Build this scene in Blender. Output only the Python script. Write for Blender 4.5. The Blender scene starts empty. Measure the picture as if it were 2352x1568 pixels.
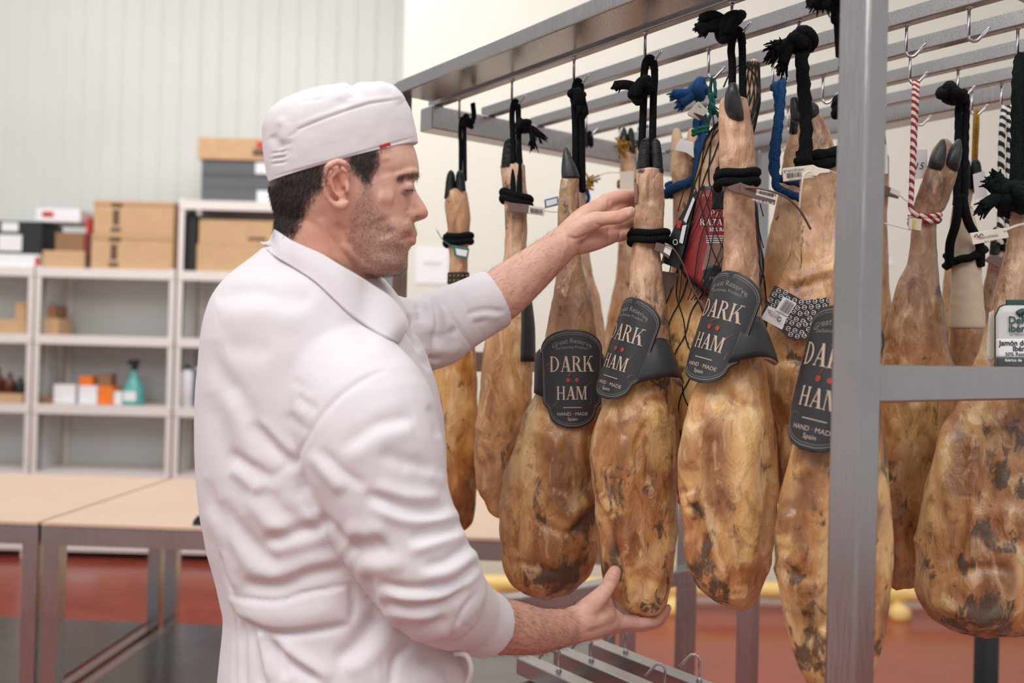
import bpy, math, random
import numpy as np
from mathutils import Vector, Matrix, Euler
from mathutils.bvhtree import BVHTree

SC = bpy.context.scene
COL = SC.collection
# ------------------------------------------------------------------ camera
F = 2200.0
CAMZ = 1.43
PITCH = math.radians(0.42)
ROLL = 0.025
cam_d = bpy.data.cameras.new('camera')
cam = bpy.data.objects.new('camera', cam_d)
COL.objects.link(cam)
cam.location = (0, 0, CAMZ)
RM = Euler((math.pi/2 + PITCH, 0, 0)).to_matrix() @ Matrix.Rotation(ROLL, 3, 'Z')
cam.rotation_euler = RM.to_euler()
cam_d.sensor_width = 36.0
cam_d.lens = F/2352*36.0
cam_d.clip_start = 0.05
cam_d.dof.use_dof = True
cam_d.dof.focus_distance = 1.44
cam_d.dof.aperture_fstop = 2.8
SC.camera = cam
# ------------------------------------------------------------------ world, lamps, exposure
w = bpy.data.worlds.new('world'); SC.world = w; w.use_nodes = True
wb = w.node_tree.nodes['Background']
wb.inputs[0].default_value = (1.0, 0.985, 0.97, 1)
wb.inputs[1].default_value = 0.52
def area(name, loc, target, sx, sy, power, col=(1, 1, 1)):
    l = bpy.data.lights.new(name, 'AREA'); l.shape = 'RECTANGLE'; l.size = sx; l.size_y = sy
    l.energy = power; l.color = col
    o = bpy.data.objects.new(name, l); COL.objects.link(o); o.location = loc
    o.rotation_euler = (Vector(target)-Vector(loc)).to_track_quat('-Z', 'Y').to_euler()
    return o
area('ceiling_lamp_near', (-1.6, -0.6, 3.9), (-0.2, 1.6, 1.1), 2.6, 1.6, 85, (1, 0.985, 0.96))
area('ceiling_lamp_middle', (0.6, 2.4, 4.2), (0.5, 2.4, 0), 3.4, 1.6, 40, (1, 0.985, 0.96))
area('ceiling_lamp_far', (-2.4, 3.8, 4.3), (-2.2, 6.2, 1.2), 4.0, 1.4, 100, (1, 0.99, 0.97))
area('ceiling_lamp_right', (2.6, 2.4, 4.2), (2.3, 5.0, 0.6), 3.0, 1.2, 14, (1, 0.985, 0.96))
area('ceiling_lamp_aisle', (1.6, -1.6, 3.8), (0.9, 1.4, 1.1), 2.4, 1.4, 50, (1, 0.97, 0.94))
SC.view_settings.view_transform = 'Standard'
SC.view_settings.look = 'None'
SC.view_settings.exposure = -0.06
SC.view_settings.gamma = 1.0
SC.view_settings.use_curve_mapping = False
SC.cycles.use_denoising = True
SC.cycles.max_bounces = 6

# ------------------------------------------------------------------ helpers
RMn = np.array(RM)
def PN(px, py, d):
    """array version: pixel + distance along world Y -> world point"""
    px = np.asarray(px, float); py = np.asarray(py, float); d = np.asarray(d, float)
    c = np.stack(np.broadcast_arrays((px-1176)/F, (784-py)/F, -np.ones_like(px)), -1)
    v = c @ RMn.T
    k = d/v[..., 1]
    o = v*k[..., None]; o[..., 2] += CAMZ
    return o
def P(px, py, d):
    return Vector(PN(px, py, d))
def proj(p):
    q = np.asarray(p, float) - np.array([0, 0, CAMZ])
    c = q @ RMn
    return 1176 + F*c[..., 0]/-c[..., 2], 784 - F*c[..., 1]/-c[..., 2]

def hash3(ix, iy, iz, seed):
    h = (ix.astype(np.int64)*374761393 + iy.astype(np.int64)*668265263 + iz.astype(np.int64)*2147483647 + seed*974634777) & 0xffffffff
    h = ((h ^ (h >> 13))*1274126177) & 0xffffffff
    h = h ^ (h >> 16)
    return (h & 0xffff)/65535.0
def vnoise(p, seed=0):
    p = np.asarray(p, float)
    i = np.floor(p); f = p-i; f = f*f*(3-2*f); i = i.astype(np.int64)
    out = 0
    for a in (0, 1):
        wx = f[..., 0] if a else 1-f[..., 0]
        for b in (0, 1):
            wy = f[..., 1] if b else 1-f[..., 1]
            for c in (0, 1):
                wz = f[..., 2] if c else 1-f[..., 2]
                out = out + wx*wy*wz*hash3(i[..., 0]+a, i[..., 1]+b, i[..., 2]+c, seed)
    return out*2-1
def fbm(p, oct=4, seed=0):
    s = 0; a = 1.0; t = 0
    p = np.asarray(p, float)
    for k in range(oct):
        s = s + a*vnoise(p*(2.03**k)+k*17.3, seed+k); t += a; a *= 0.5
    return s/t

def lin(r, g=None, b=None):
    if g is None: r, g, b = r
    def f(c):
        c /= 255.0
        return c/12.92 if c <= 0.04045 else ((c+0.055)/1.055)**2.4
    return (f(r), f(g), f(b), 1.0)

# ---- mesh building
class MB:
    def __init__(s): s.v = []; s.f = []
    def add(s, v, f):
        o = len(s.v); s.v.extend([tuple(x) for x in v]); s.f.extend([tuple(i+o for i in q) for q in f]); return s
    def box(s, c, sz, rot=None):
        hx, hy, hz = sz[0]/2, sz[1]/2, sz[2]/2
        vs = [Vector((x*hx, y*hy, z*hz)) for x in (-1, 1) for y in (-1, 1) for z in (-1, 1)]
        if rot is not None: vs = [rot @ q for q in vs]
        c = Vector(c)
        return s.add([q+c for q in vs], [(0, 1, 3, 2), (4, 6, 7, 5), (0, 4, 5, 1), (2, 3, 7, 6), (0, 2, 6, 4), (1, 5, 7, 3)])
    def beam(s, a, b, wd, ht, side=None):
        """rectangular bar from a to b; wd along side vector, ht along the third"""
        a = Vector(a); b = Vector(b); d = (b-a).normalized()
        sd = Vector(side) if side is not None else d.cross(Vector((0, 0, 1)))
        if sd.length < 1e-4: sd = Vector((1, 0, 0))
        sd = (sd - d*sd.dot(d)).normalized(); up = sd.cross(d).normalized()
        vs = [q + sd*wd/2*i + up*ht/2*j for q in (a, b) for i, j in ((-1, -1), (1, -1), (1, 1), (-1, 1))]
        return s.add(vs, [(3, 2, 1, 0), (4, 5, 6, 7), (0, 1, 5, 4), (1, 2, 6, 5), (2, 3, 7, 6), (3, 0, 4, 7)])
    def tube(s, pts, r, n=8, cap=True, twist=0, tw_amp=0.0):
        v, f = tube_geo(pts, r, n, cap, twist, tw_amp); return s.add(v, f)
    def mk(s, name, mat, parent=None, smooth=False, bevel=0, **k):
        return mk(name, s.v, s.f, mat, parent, smooth, bevel, **k)

def tube_geo(pts, r, n=8, cap=True, twist=0, tw_amp=0.0):
    pts = [Vector(p) for p in pts]; m = len(pts)
    rs = list(r) if hasattr(r, '__len__') else [r]*m
    T = [(pts[min(i+1, m-1)]-pts[max(i-1, 0)]).normalized() for i in range(m)]
    u = T[0].orthogonal().normalized()
    V = []; Fc = []; L = 0
    for i in range(m):
        if i:
            u = (u - T[i]*u.dot(T[i])); u = u.normalized() if u.length > 1e-6 else T[i].orthogonal().normalized()
            L += (pts[i]-pts[i-1]).length
        w_ = T[i].cross(u)
        for k in range(n):
            a = 2*math.pi*k/n
            rr = rs[i]*(1+tw_amp*math.cos(3*a-L*twist)) if tw_amp else rs[i]
            V.append(pts[i]+u*(math.cos(a)*rr)+w_*(math.sin(a)*rr))
    for i in range(m-1):
        for k in range(n):
            k2 = (k+1) % n
            Fc.append((i*n+k, i*n+k2, (i+1)*n+k2, (i+1)*n+k))
    if cap:
        o = len(V)
        V.append(pts[0]-T[0]*rs[0]*0.5); V.append(pts[-1]+T[-1]*rs[-1]*0.5)
        for k in range(n):
            k2 = (k+1) % n
            Fc.append((k2, k, o)); Fc.append(((m-1)*n+k, (m-1)*n+k2, o+1))
    return V, Fc

def capsule_chain(pts, rs, n=14, sub=5, flat=None):
    """tapered limb with round ends, as one closed tube; pts 3D, rs metres"""
    P_ = np.array([list(p) for p in pts], float); R_ = np.array(rs, float)
    t = np.arange(len(P_)); tq = np.linspace(0, len(P_)-1, (len(P_)-1)*sub+1)
    Q = np.stack([pchip(t, P_[:, k], tq) for k in range(3)], -1); q = pchip(t, R_, tq)
    d0 = Q[0]-Q[1]; d0 /= np.linalg.norm(d0); d1 = Q[-1]-Q[-2]; d1 /= np.linalg.norm(d1)
    pre = [(Q[0]+d0*q[0]*math.sin(a), q[0]*math.cos(a)) for a in (1.5, 1.2, 0.85, 0.45)]
    post = [(Q[-1]+d1*q[-1]*math.sin(a), q[-1]*math.cos(a)) for a in (0.45, 0.85, 1.2, 1.5)]
    allp = [a for a, b in pre]+list(Q)+[a for a, b in post]
    allr = [b for a, b in pre]+list(q)+[b for a, b in post]
    return tube_geo(allp, allr, n, True)

def pchip(x, y, xq):
    x = np.asarray(x, float); y = np.asarray(y, float); xq = np.asarray(xq, float)
    if len(x) == 2: return np.interp(xq, x, y)
    h = np.diff(x); s = np.diff(y)/h
    m = np.zeros_like(y)
    for i in range(1, len(x)-1):
        if s[i-1]*s[i] > 0:
            w1 = 2*h[i]+h[i-1]; w2 = h[i]+2*h[i-1]
            m[i] = (w1+w2)/(w1/s[i-1]+w2/s[i])
    m[0] = s[0]; m[-1] = s[-1]
    k = np.clip(np.searchsorted(x, xq)-1, 0, len(x)-2)
    t = (xq-x[k])/h[k]
    return ((1+2*t)*(1-t)**2*y[k] + t*(1-t)**2*h[k]*m[k] + t*t*(3-2*t)*y[k+1] + t*t*(t-1)*h[k]*m[k+1])

def loft(rows, nu=48, nv=80, e_top=0.0, e_bot=0.0, expo=2.0):
    """rows: (xL,yL,xR,yR,semiY,dcentre) in pixels/metres; returns grid (nv,nu,3) of world points.
    e_top/e_bot: px over which the ends round off."""
    A = np.array(rows, float)
    cx = np.stack([(A[:, 0]+A[:, 2])/2, (A[:, 1]+A[:, 3])/2], -1)
    s = np.concatenate([[0], np.cumsum(np.linalg.norm(np.diff(cx, axis=0), axis=1))])
    tot = s[-1]
    u = np.linspace(0, 1, nv); 
    sq = u*tot
    if e_top > 0 or e_bot > 0:
        ext = (1-np.cos(np.linspace(0, np.pi/2, 7)))
        top = e_top*(1-np.cos(np.linspace(0.12, np.pi/2, 8))) if e_top > 0 else np.array([0.])
        bot = tot-e_bot*(1-np.cos(np.linspace(np.pi/2, 0.12, 8))) if e_bot > 0 else np.array([tot])
        mid = np.linspace(top[-1], bot[0], nv)
        sq = np.concatenate([top[:-1], mid, bot[1:]])
    C = np.stack([pchip(s, A[:, k], sq) for k in range(6)], -1)
    q = np.ones(len(sq))
    if e_top > 0:
        m = sq < e_top; q[m] *= np.sqrt(np.clip(1-((e_top-sq[m])/e_top)**2, 0, 1))
    if e_bot > 0:
        m = sq > tot-e_bot; q[m] *= np.sqrt(np.clip(1-((sq[m]-tot+e_bot)/e_bot)**2, 0, 1))
    Lp = PN(C[:, 0], C[:, 1], C[:, 5]); Rp = PN(C[:, 2], C[:, 3], C[:, 5])
    c = (Lp+Rp)/2; hx = (Rp-Lp)/2*q[:, None]; hy = C[:, 4]*q
    a = np.linspace(0, 2*np.pi, nu, endpoint=False)
    ca, sa = np.cos(a), np.sin(a)
    ca = np.sign(ca)*np.abs(ca)**(2/expo); sa = np.sign(sa)*np.abs(sa)**(2/expo)
    g = c[:, None, :] + hx[:, None, :]*ca[None, :, None]
    g[..., 1] += hy[:, None]*sa[None, :]
    return g
def grid_faces(nv, nu, wrap=True, caps=True):
    f = []
    for i in range(nv-1):
        for k in range(nu if wrap else nu-1):
            k2 = (k+1) % nu
            f.append((i*nu+k, (i+1)*nu+k, (i+1)*nu+k2, i*nu+k2))
    if caps:
        f.append(tuple(range(nu))); f.append(tuple((nv-1)*nu+k for k in reversed(range(nu))))
    return f
def grid_normals(g):
    du = np.roll(g, -1, 1)-np.roll(g, 1, 1)
    dv = np.gradient(g, axis=0)
    n = np.cross(du, dv); n /= np.linalg.norm(n, axis=-1, keepdims=True)+1e-12
    c = g.mean(axis=1, keepdims=True)
    sgn = np.sign((n*(g-c)).sum(-1, keepdims=True).mean())
    return n*(sgn if sgn != 0 else 1)

def mk(name, verts, faces, mat, parent=None, smooth=False, bevel=0, attrs=None, label=None):
    me = bpy.data.meshes.new(name)
    me.from_pydata([tuple(v) for v in verts], [], faces)
    me.validate()
    mats = mat if isinstance(mat, (list, tuple)) else [mat]
    for m in mats: me.materials.append(m)
    if smooth: me.polygons.foreach_set('use_smooth', [True]*len(me.polygons))
    if attrs:
        for k, a in attrs.items():
            at = me.attributes.new(k, 'FLOAT', 'POINT'); at.data.foreach_set('value', np.asarray(a, np.float32).ravel())
    me.update()
    o = bpy.data.objects.new(name, me); COL.objects.link(o)
    if parent is not None: par(o, parent)
    if bevel:
        b = o.modifiers.new('bevel', 'BEVEL'); b.width = bevel; b.segments = 2; b.limit_method = 'ANGLE'
    if label: o['label'] = label
    return o
def par(o, p):
    o.parent = p
    loc = Vector((0, 0, 0)); q = p
    while q is not None:
        loc += q.location; q = q.parent
    # parents are only translated: world position of p is the sum of locations
    o.matrix_parent_inverse = Matrix.Identity(4)
    o.location = o.location - loc
def thing(name, label, cat, loc, group=None):
    o = bpy.data.objects.new(name, None); COL.objects.link(o); o.location = loc
    o.empty_display_size = 0.05
    o['label'] = label; o['category'] = cat
    if group: o['group'] = group
    return o
def tag(o, label, cat, group=None):
    o['label'] = label; o['category'] = cat
    if group: o['group'] = group
    return o
def struct(o): o['kind'] = 'structure'; return o

def plate(poly, d, th, mat, name, parent, smooth=False, **k):
    """flat sheet traced in pixels: d scalar or per-vertex distance, th thickness away from the camera"""
    n = len(poly); ds = d if hasattr(d, '__len__') else [d]*n
    a = [P(x, y, q) for (x, y), q in zip(poly, ds)]; b = [v+Vector((0, th, 0)) for v in a]
    f = [tuple(range(n)), tuple(reversed(range(n, 2*n)))]+[(i, i+n, (i+1) % n+n, (i+1) % n) for i in range(n)]
    return mk(name, a+b, f, mat, parent, smooth, **k)

def text_geo(s, size=1.0, bold=0.0, shear=0.0, align='CENTER'):
    cu = bpy.data.curves.new('t', 'FONT'); cu.body = s; cu.size = size; cu.offset = bold; cu.shear = shear
    cu.align_x = align; cu.resolution_u = 3
    o = bpy.data.objects.new('t', cu); COL.objects.link(o)
    dg = bpy.context.evaluated_depsgraph_get()
    me = bpy.data.meshes.new_from_object(o.evaluated_get(dg))
    V = [tuple(v.co) for v in me.vertices]; Fc = [tuple(p.vertices) for p in me.polygons]
    bpy.data.objects.remove(o); bpy.data.curves.remove(cu); bpy.data.meshes.remove(me)
    return np.array(V) if V else np.zeros((0, 3)), Fc

# ---- serif capitals, built from strokes (unit cap height)
def _ell(cx, cy, rx, ry, a0, a1, n=12):
    return [(cx+rx*math.cos(math.radians(a0+(a1-a0)*i/n)), cy+ry*math.sin(math.radians(a0+(a1-a0)*i/n))) for i in range(n+1)]
def glyph(ch):
    T = 0.15; t = 0.06; q = []
    def st(x, w=T, y0=0, y1=1, sf=True):
        q.append([(x, y0), (x+w, y0), (x+w, y1), (x, y1)])
        if sf:
            for y in (y0, y1-0.045): q.append([(x-0.07, y), (x+w+0.07, y), (x+w+0.07, y+0.045), (x-0.07, y+0.045)])
    def dg(x0, y0, x1, y1, w): q.append([(x0, y0), (x0+w, y0), (x1+w, y1), (x1, y1)])
    def bowl(x, y0, y1, rx, w=T):
        o = _ell(x, (y0+y1)/2, rx, (y1-y0)/2, -90, 90); i = _ell(x, (y0+y1)/2, rx-w, (y1-y0)/2-0.05, -90, 90)
        for k in range(12): q.append([o[k], o[k+1], i[k+1], i[k]])
    def bar(x0, x1, y, h=0.05): q.append([(x0, y), (x1, y), (x1, y+h), (x0, y+h)])
    def sf(x0, x1, y): bar(x0, x1, y, 0.045)
    adv = 0.9
    if ch == 'D': st(.07); bowl(.24, 0, 1, .56); adv = .9
    elif ch == 'A': dg(.06, 0, .40, 1, .07); dg(.60, 0, .34, 1, .19); bar(.2, .62, .30); sf(-.02, .22, 0); sf(.50, .90, 0); adv = .9
    elif ch == 'R': st(.07); bowl(.24, .48, 1, .42); dg(.60, 0, .32, .5, .2); sf(.6, .9, 0); adv = .88
    elif ch == 'P': st(.07); bowl(.24, .44, 1, .42); adv = .74
    elif ch == 'K': st(.07); dg(.24, .42, .66, 1, .07); dg(.64, 0, .36, .6, .21); sf(.55, .88, .955); sf(.56, .96, 0); adv = .92
    elif ch == 'H': st(.07); st(.62); bar(.2, .7, .48); adv = .93
    elif ch == 'M': st(.07, .07); dg(.48, 0, .10, 1, .17); dg(.50, 0, .82, 1, .06); st(.82); adv = 1.13
    elif ch == 'L': st(.07); bar(.1, .62, 0); q.append([(.56, 0), (.62, 0), (.66, .26), (.62, .26)]); adv = .7
    elif ch == 'E': st(.07); bar(.1, .6, 0); bar(.1, .58, .95); bar(.1, .48, .48); adv = .68
    elif ch == 'T': st(.3); bar(.02, .76, .95); adv = .78
    elif ch == 'Z': bar(.05, .65, 0, .11); bar(.05, .65, .89, .11); dg(.05, .05, .46, .95, .19); adv = .72
    elif ch == 'I': st(.07); adv = .34
    elif ch == 'U': st(.07, T, .2); st(.58, .07, .2); bowl(.3, 0, .4, .3); adv = .8
    return q, adv
def serif(s, height, spacing=0.06, align=0.5):
    """returns verts (x,y,0) and faces of serif capitals, centred"""
    V = []; Fc = []; x = 0
    for ch in s:
        if ch == ' ': x += .35; continue
        q, a = glyph(ch)
        for poly in q:
            o = len(V); V += [((px+x)*height, py*height, 0) for px, py in poly]; Fc.append(tuple(range(o, o+len(poly))))
        x += a+spacing
    V = np.array(V); V[:, 0] -= x*height*align
    return V, Fc
# ------------------------------------------------------------------ materials
class NT:
    def __init__(s, name):
        s.m = bpy.data.materials.new(name); s.m.use_nodes = True
        s.t = s.m.node_tree; s.b = s.t.nodes['Principled BSDF']
        s.tc = s.t.nodes.new('ShaderNodeTexCoord')
    def n(s, typ, **k):
        x = s.t.nodes.new(typ)
        for a, v in k.items(): setattr(x, a, v)
        return x
    def l(s, a, b): s.t.links.new(a, b)
    def setv(s, sock, v):
        if hasattr(v, 'links') or hasattr(v, 'is_linked'): s.l(v, sock)
        else: sock.default_value = v
    def map(s, scale=(1, 1, 1), loc=(0, 0, 0), rot=(0, 0, 0)):
        mp = s.n('ShaderNodeMapping'); s.l(s.tc.outputs['Object'], mp.inputs[0])
        mp.inputs['Scale'].default_value = scale; mp.inputs['Location'].default_value = loc; mp.inputs['Rotation'].default_value = rot
        return mp.outputs[0]
    def noise(s, vec, scale, detail=4, rough=.55, dist=0):
        x = s.n('ShaderNodeTexNoise'); s.l(vec, x.inputs['Vector'])
        x.inputs['Scale'].default_value = scale; x.inputs['Detail'].default_value = detail
        x.inputs['Roughness'].default_value = rough; x.inputs['Distortion'].default_value = dist
        return x.outputs['Fac']
    def ramp(s, fac, stops, interp='LINEAR'):
        r = s.n('ShaderNodeValToRGB'); s.l(fac, r.inputs[0]); e = r.color_ramp.elements; r.color_ramp.interpolation = interp
        while len(e) < len(stops): e.new(0.5)
        for i, (p, c) in enumerate(stops):
            e[i].position = p; e[i].color = c if hasattr(c, '__len__') else (c, c, c, 1)
        return r.outputs[0]
    def mix(s, fac, a, b, mode='MIX'):
        x = s.n('ShaderNodeMix', data_type='RGBA', blend_type=mode)
        s.setv(x.inputs[0], fac); s.setv(x.inputs[6], a); s.setv(x.inputs[7], b); return x.outputs[2]
    def math(s, op, a, b=0.5, clamp=False):
        x = s.n('ShaderNodeMath', operation=op, use_clamp=clamp); s.setv(x.inputs[0], a); s.setv(x.inputs[1], b); return x.outputs[0]
    def attr(s, name):
        x = s.n('ShaderNodeAttribute', attribute_name=name); return x.outputs['Fac']
    def bump(s, h, strength=.3, dist=.002, normal=None):
        x = s.n('ShaderNodeBump'); s.l(h, x.inputs['Height']); x.inputs['Strength'].default_value = strength
        x.inputs['Distance'].default_value = dist
        if normal: s.l(normal, x.inputs['Normal'])
        s.l(x.outputs[0], s.b.inputs['Normal']); return x.outputs[0]
    def set(s, col=None, rough=None, metal=None, **k):
        if col is not None: s.setv(s.b.inputs['Base Color'], col)
        if rough is not None: s.setv(s.b.inputs['Roughness'], rough)
        if metal is not None: s.b.inputs['Metallic'].default_value = metal
        for a, v in k.items(): s.setv(s.b.inputs[a.replace('_', ' ')], v)
        return s.m

def plain(name, col, rough=.5, var=.06, scale=30, metal=0, bump=0, **k):
    t = NT(name); v = t.map()
    n = t.noise(v, scale, 3)
    c1 = tuple(max(0, x*(1-var)) for x in col[:3])+(1,); c2 = tuple(min(1, x*(1+var)) for x in col[:3])+(1,)
    t.set(t.ramp(n, [(.3, c1), (.7, c2)]), rough, metal, **k)
    if bump: t.bump(t.noise(v, scale*8, 3), bump, .001)
    return t.m

def ham_mat(name, seed, tone=0.0, dark=0.5, pink=0.5, sat=1.0, yellow=.5, bot=0.5, shank_dark=0.0):
    t = NT(name); o = (seed*3.7, seed*1.9, seed*5.3)
    v = t.map((1, 1, .42), o); vi = t.map((1, 1, 1), (o[1], o[2], o[0]))
    h = t.attr('h'); mold = t.attr('mold'); yel = t.attr('yel'); brn = t.attr('brn')
    k = 1+tone
    def C(r, g, b):
        c = lin(r, g, b); m = (c[0]+c[1]+c[2])/3
        return tuple(min(1, (m+(x-m)*sat*.97)*k) for x in c[:3])+(1,)
    n1 = t.noise(v, 11, 6, .56, .8)
    base = t.ramp(n1, [(.34, C(128, 78, 42)), (.43, C(170, 114, 64)), (.50, C(200, 144, 88)), (.58, C(218, 172, 114)), (.68, C(234, 200, 150))])
    n2 = t.noise(vi, 5.0, 3, .5, .5)
    base = t.mix(t.math('MULTIPLY', t.ramp(n2, [(.46, 0), (.66, 1)]), yellow), base, C(234, 188, 116))
    n2b = t.noise(vi, 6.5, 4, .55, .9)
    base = t.mix(t.ramp(n2b, [(.50, 0), (.68, .62)]), base, C(168, 102, 54))
    # painted-in pigment patches that belong to this ham
    base = t.mix(t.math('MULTIPLY', yel, .85), base, C(238, 196, 128))
    # pinkish grey skin on the shank
    n3 = t.noise(vi, 17, 5, .58, .4); q = 1-.45*shank_dark
    def K(r, g, b): return C(r*q, g*q*(1-.05*shank_dark), b*q*(1-.1*shank_dark))
    shank = t.ramp(n3, [(.32, K(158, 120, 98)), (.46, K(194, 150, 122)), (.58, K(212, 170, 140)), (.72, K(222, 188, 162))])
    n3b = t.noise(vi, 10, 4, .55, .6)
    shank = t.mix(t.ramp(n3b, [(.56, 0), (.72, .6)]), shank, K(132, 98, 82))
    base = t.mix(t.math('MULTIPLY', t.ramp(h, [(.30, 1), (.50, 0)]), .45+pink*.5), base, shank)
    nb = t.noise(v, 26, 5, .6, .8)
    base = t.mix(t.math('MULTIPLY', brn, t.ramp(nb, [(.3, .95), (.7, .45)])), base, C(132, 80, 50))
    # fat streaks
    n4 = t.noise(v, 34, 5, .6, 1.0)
    base = t.mix(t.ramp(n4, [(.55, 0), (.66, .50)]), base, C(240, 212, 168))
    base = t.mix(t.ramp(n4, [(.33, .6), (.46, 0)]), base, C(116, 72, 42))
    # mould: dark flecks, dense where the patch attribute is high
    low = t.ramp(h, [(.50, 0), (.72, .03*bot), (.90, .07*bot), (1, .12*bot)])
    fine = t.noise(t.map((1, 1, .45), o), 70, 5, .62, .7)
    mid = t.noise(t.map((1, 1, .55), (o[1], o[0], o[2])), 20, 5, .62, .8)
    s1 = t.math('ADD', t.math('ADD', t.math('MULTIPLY', mid, .95), t.math('MULTIPLY', fine, .85)), t.math('ADD', low, t.math('MULTIPLY', mold, .165)))
    s1 = t.math('SUBTRACT', s1, .40)
    m1 = t.ramp(s1, [(.62-.02*dark, 0), (.74-.02*dark, .85)])
    base = t.mix(m1, base, C(72, 62, 52))
    m2 = t.ramp(t.noise(vi, 85, 4, .6, .3), [(.67, 0), (.73, .8)])
    base = t.mix(t.math('MULTIPLY', m2, dark), base, C(66, 54, 46))
    rgh = t.ramp(t.noise(vi, 28, 3), [(.35, .26), (.65, .5)])
    t.set(base, rgh, 0, Specular_IOR_Level=.55, Subsurface_Weight=.06, Subsurface_Radius=(.012, .005, .002))
    t.b.inputs['Coat Weight'].default_value = .32; t.b.inputs['Coat Roughness'].default_value = .22
    hb = t.math('ADD', t.math('MULTIPLY', n4, .8), t.math('MULTIPLY', fine, .35))
    hb = t.math('ADD', hb, t.math('MULTIPLY', n1, .8))
    t.bump(hb, .75, .007)
    return t.m

def steel(name, col=(186, 186, 190), rough=.32, brush=(1, 1, 60)):
    t = NT(name); v = t.map(brush)
    n = t.noise(v, 12, 4, .6); n2 = t.noise(t.map(), 6, 4)
    c = lin(*col)
    base = t.ramp(n2, [(.3, tuple(x*.84 for x in c[:3])+(1,)), (.7, c)])
    t.set(base, t.ramp(n, [(.3, rough-.08), (.7, rough+.12)]), 1.0)
    t.bump(n, .05, .001)
    return t.m

def fabric(name, col, rough=.85, weave=900):
    t = NT(name); v = t.map()
    c = lin(*col)
    n = t.noise(v, 6, 3)
    t.set(t.ramp(n, [(.3, tuple(x*.97 for x in c[:3])+(1,)), (.7, c)]), rough, 0, Sheen_Weight=.15, Specular_IOR_Level=.2)
    t.bump(t.noise(v, weave, 2), .08, .0006)
    return t.m

def rope_mat(name, col, rough=.9):
    t = NT(name); v = t.map()
    x = t.n('ShaderNodeTexVoronoi'); t.l(v, x.inputs['Vector']); x.inputs['Scale'].default_value = 420
    c = lin(*col)
    t.set(t.ramp(x.outputs['Distance'], [(0, c), (.8, tuple(q*.4 for q in c[:3])+(1,))]), rough, 0, Specular_IOR_Level=.15)
    t.bump(x.outputs['Distance'], .6, .002); return t.m

def wall_mat():
    t = NT('painted_sandwich_panel'); v = t.map()
    n = t.noise(v, 1.2, 2)
    t.set(t.ramp(n, [(.3, lin(208, 208, 204)), (.7, lin(214, 214, 210))]), .45)
    return t.m
def cream_mat():
    t = NT('cream_painted_panel'); v = t.map()
    n = t.noise(v, .8, 2)
    t.set(t.ramp(n, [(.3, lin(217, 214, 202)), (.7, lin(221, 218, 207))]), .5)
    return t.m
def floor_mat():
    t = NT('red_resin_floor'); v = t.map()
    n = t.noise(v, 3, 5, .6)
    t.set(t.ramp(n, [(.3, lin(146, 64, 52)), (.7, lin(162, 76, 62))]), t.ramp(n, [(.3, .16), (.7, .28)]), 0)
    t.bump(t.noise(v, 60, 3), .05, .002); return t.m
def carton_mat(name, col):
    t = NT(name); c = lin(*col); v = t.map((1, 1, 1))
    n = t.noise(v, 14, 3); wv = t.n('ShaderNodeTexWave'); t.l(v, wv.inputs['Vector']); wv.inputs['Scale'].default_value = 60
    t.set(t.ramp(n, [(.3, tuple(x*.9 for x in c[:3])+(1,)), (.7, c)]), .8)
    t.bump(wv.outputs['Fac'], .05, .001); return t.m

M = {}
M['wall'] = wall_mat(); M['cream'] = cream_mat(); M['floor'] = floor_mat()
M['steel'] = steel('brushed_stainless_steel', (190, 186, 186), .26, (40, 40, 1.5))
M['steel_x'] = steel('worn_stainless_bar', (184, 181, 181), .34, (30, 30, 30))
M['steel_sheet'] = steel('stainless_sheet', (150, 152, 154), .22, (1, 30, 1))
M['hook'] = steel('polished_hook_steel', (205, 203, 208), .2, (1, 1, 1))
M['shelf'] = plain('grey_white_enamel', lin(228, 220, 216), .45, .03)
M['shelf_back'] = plain('light_grey_sheet', lin(208, 210, 209), .5, .04, 3)
M['carton'] = carton_mat('cardboard', (206, 168, 128))
M['carton_dark'] = carton_mat('dark_cardboard', (150, 112, 80))
M['carton_pale'] = carton_mat('pale_cardboard', (222, 190, 156))
M['print'] = plain('box_print', lin(96, 76, 60), .7)
M['black'] = plain('matt_black', lin(34, 36, 38), .55)
M['dark_grey'] = plain('dark_grey_board', lin(92, 94, 98), .6)
M['white'] = plain('white_paper', lin(234, 232, 234), .6, .02)
M['red'] = plain('red_print', lin(190, 50, 48), .5)
M['orange'] = plain('orange_plastic', lin(240, 122, 44), .4)
M['teal_liq'] = plain('teal_bottle_plastic', lin(96, 176, 174), .25)
M['blue'] = plain('blue_print', lin(60, 100, 160), .5)
M['peach'] = plain('peach_table_top', lin(208, 180, 160), .5, .03, 5)
M['yellow'] = plain('yellow_rail_paint', lin(246, 212, 134), .4, .03)
M['amber'] = plain('amber_bottle', lin(92, 46, 26), .25)
M['black_rope'] = rope_mat('black_cord', (26, 28, 30))
M['teal_rope'] = rope_mat('teal_twine', (52, 130, 120))
M['blue_rope'] = rope_mat('blue_rope', (40, 84, 136))
M['darkgreen_rope'] = rope_mat('dark_green_rope', (22, 34, 36))
M['redwhite_rope'] = None
M['ltblue_rope'] = rope_mat('light_blue_rope', (56, 130, 160))
M['yellow_rope'] = rope_mat('yellow_rope', (206, 160, 70))
def striped(name, a, b, sc, rot):
    t = NT(name); v = t.map((1, 1, 1), (0, 0, 0), rot)
    x = t.n('ShaderNodeTexWave'); t.l(v, x.inputs['Vector']); x.inputs['Scale'].default_value = sc
    t.set(t.ramp(x.outputs['Fac'], [(.45, lin(*a)), (.55, lin(*b))]), .9); return t.m
M['redwhite_rope'] = striped('red_white_cord', (150, 46, 50), (226, 214, 210), 30, (0, .9, 0))
M['bw_rope'] = striped('black_white_cord', (34, 36, 38), (222, 220, 216), 22, (0, .9, 0))
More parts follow.
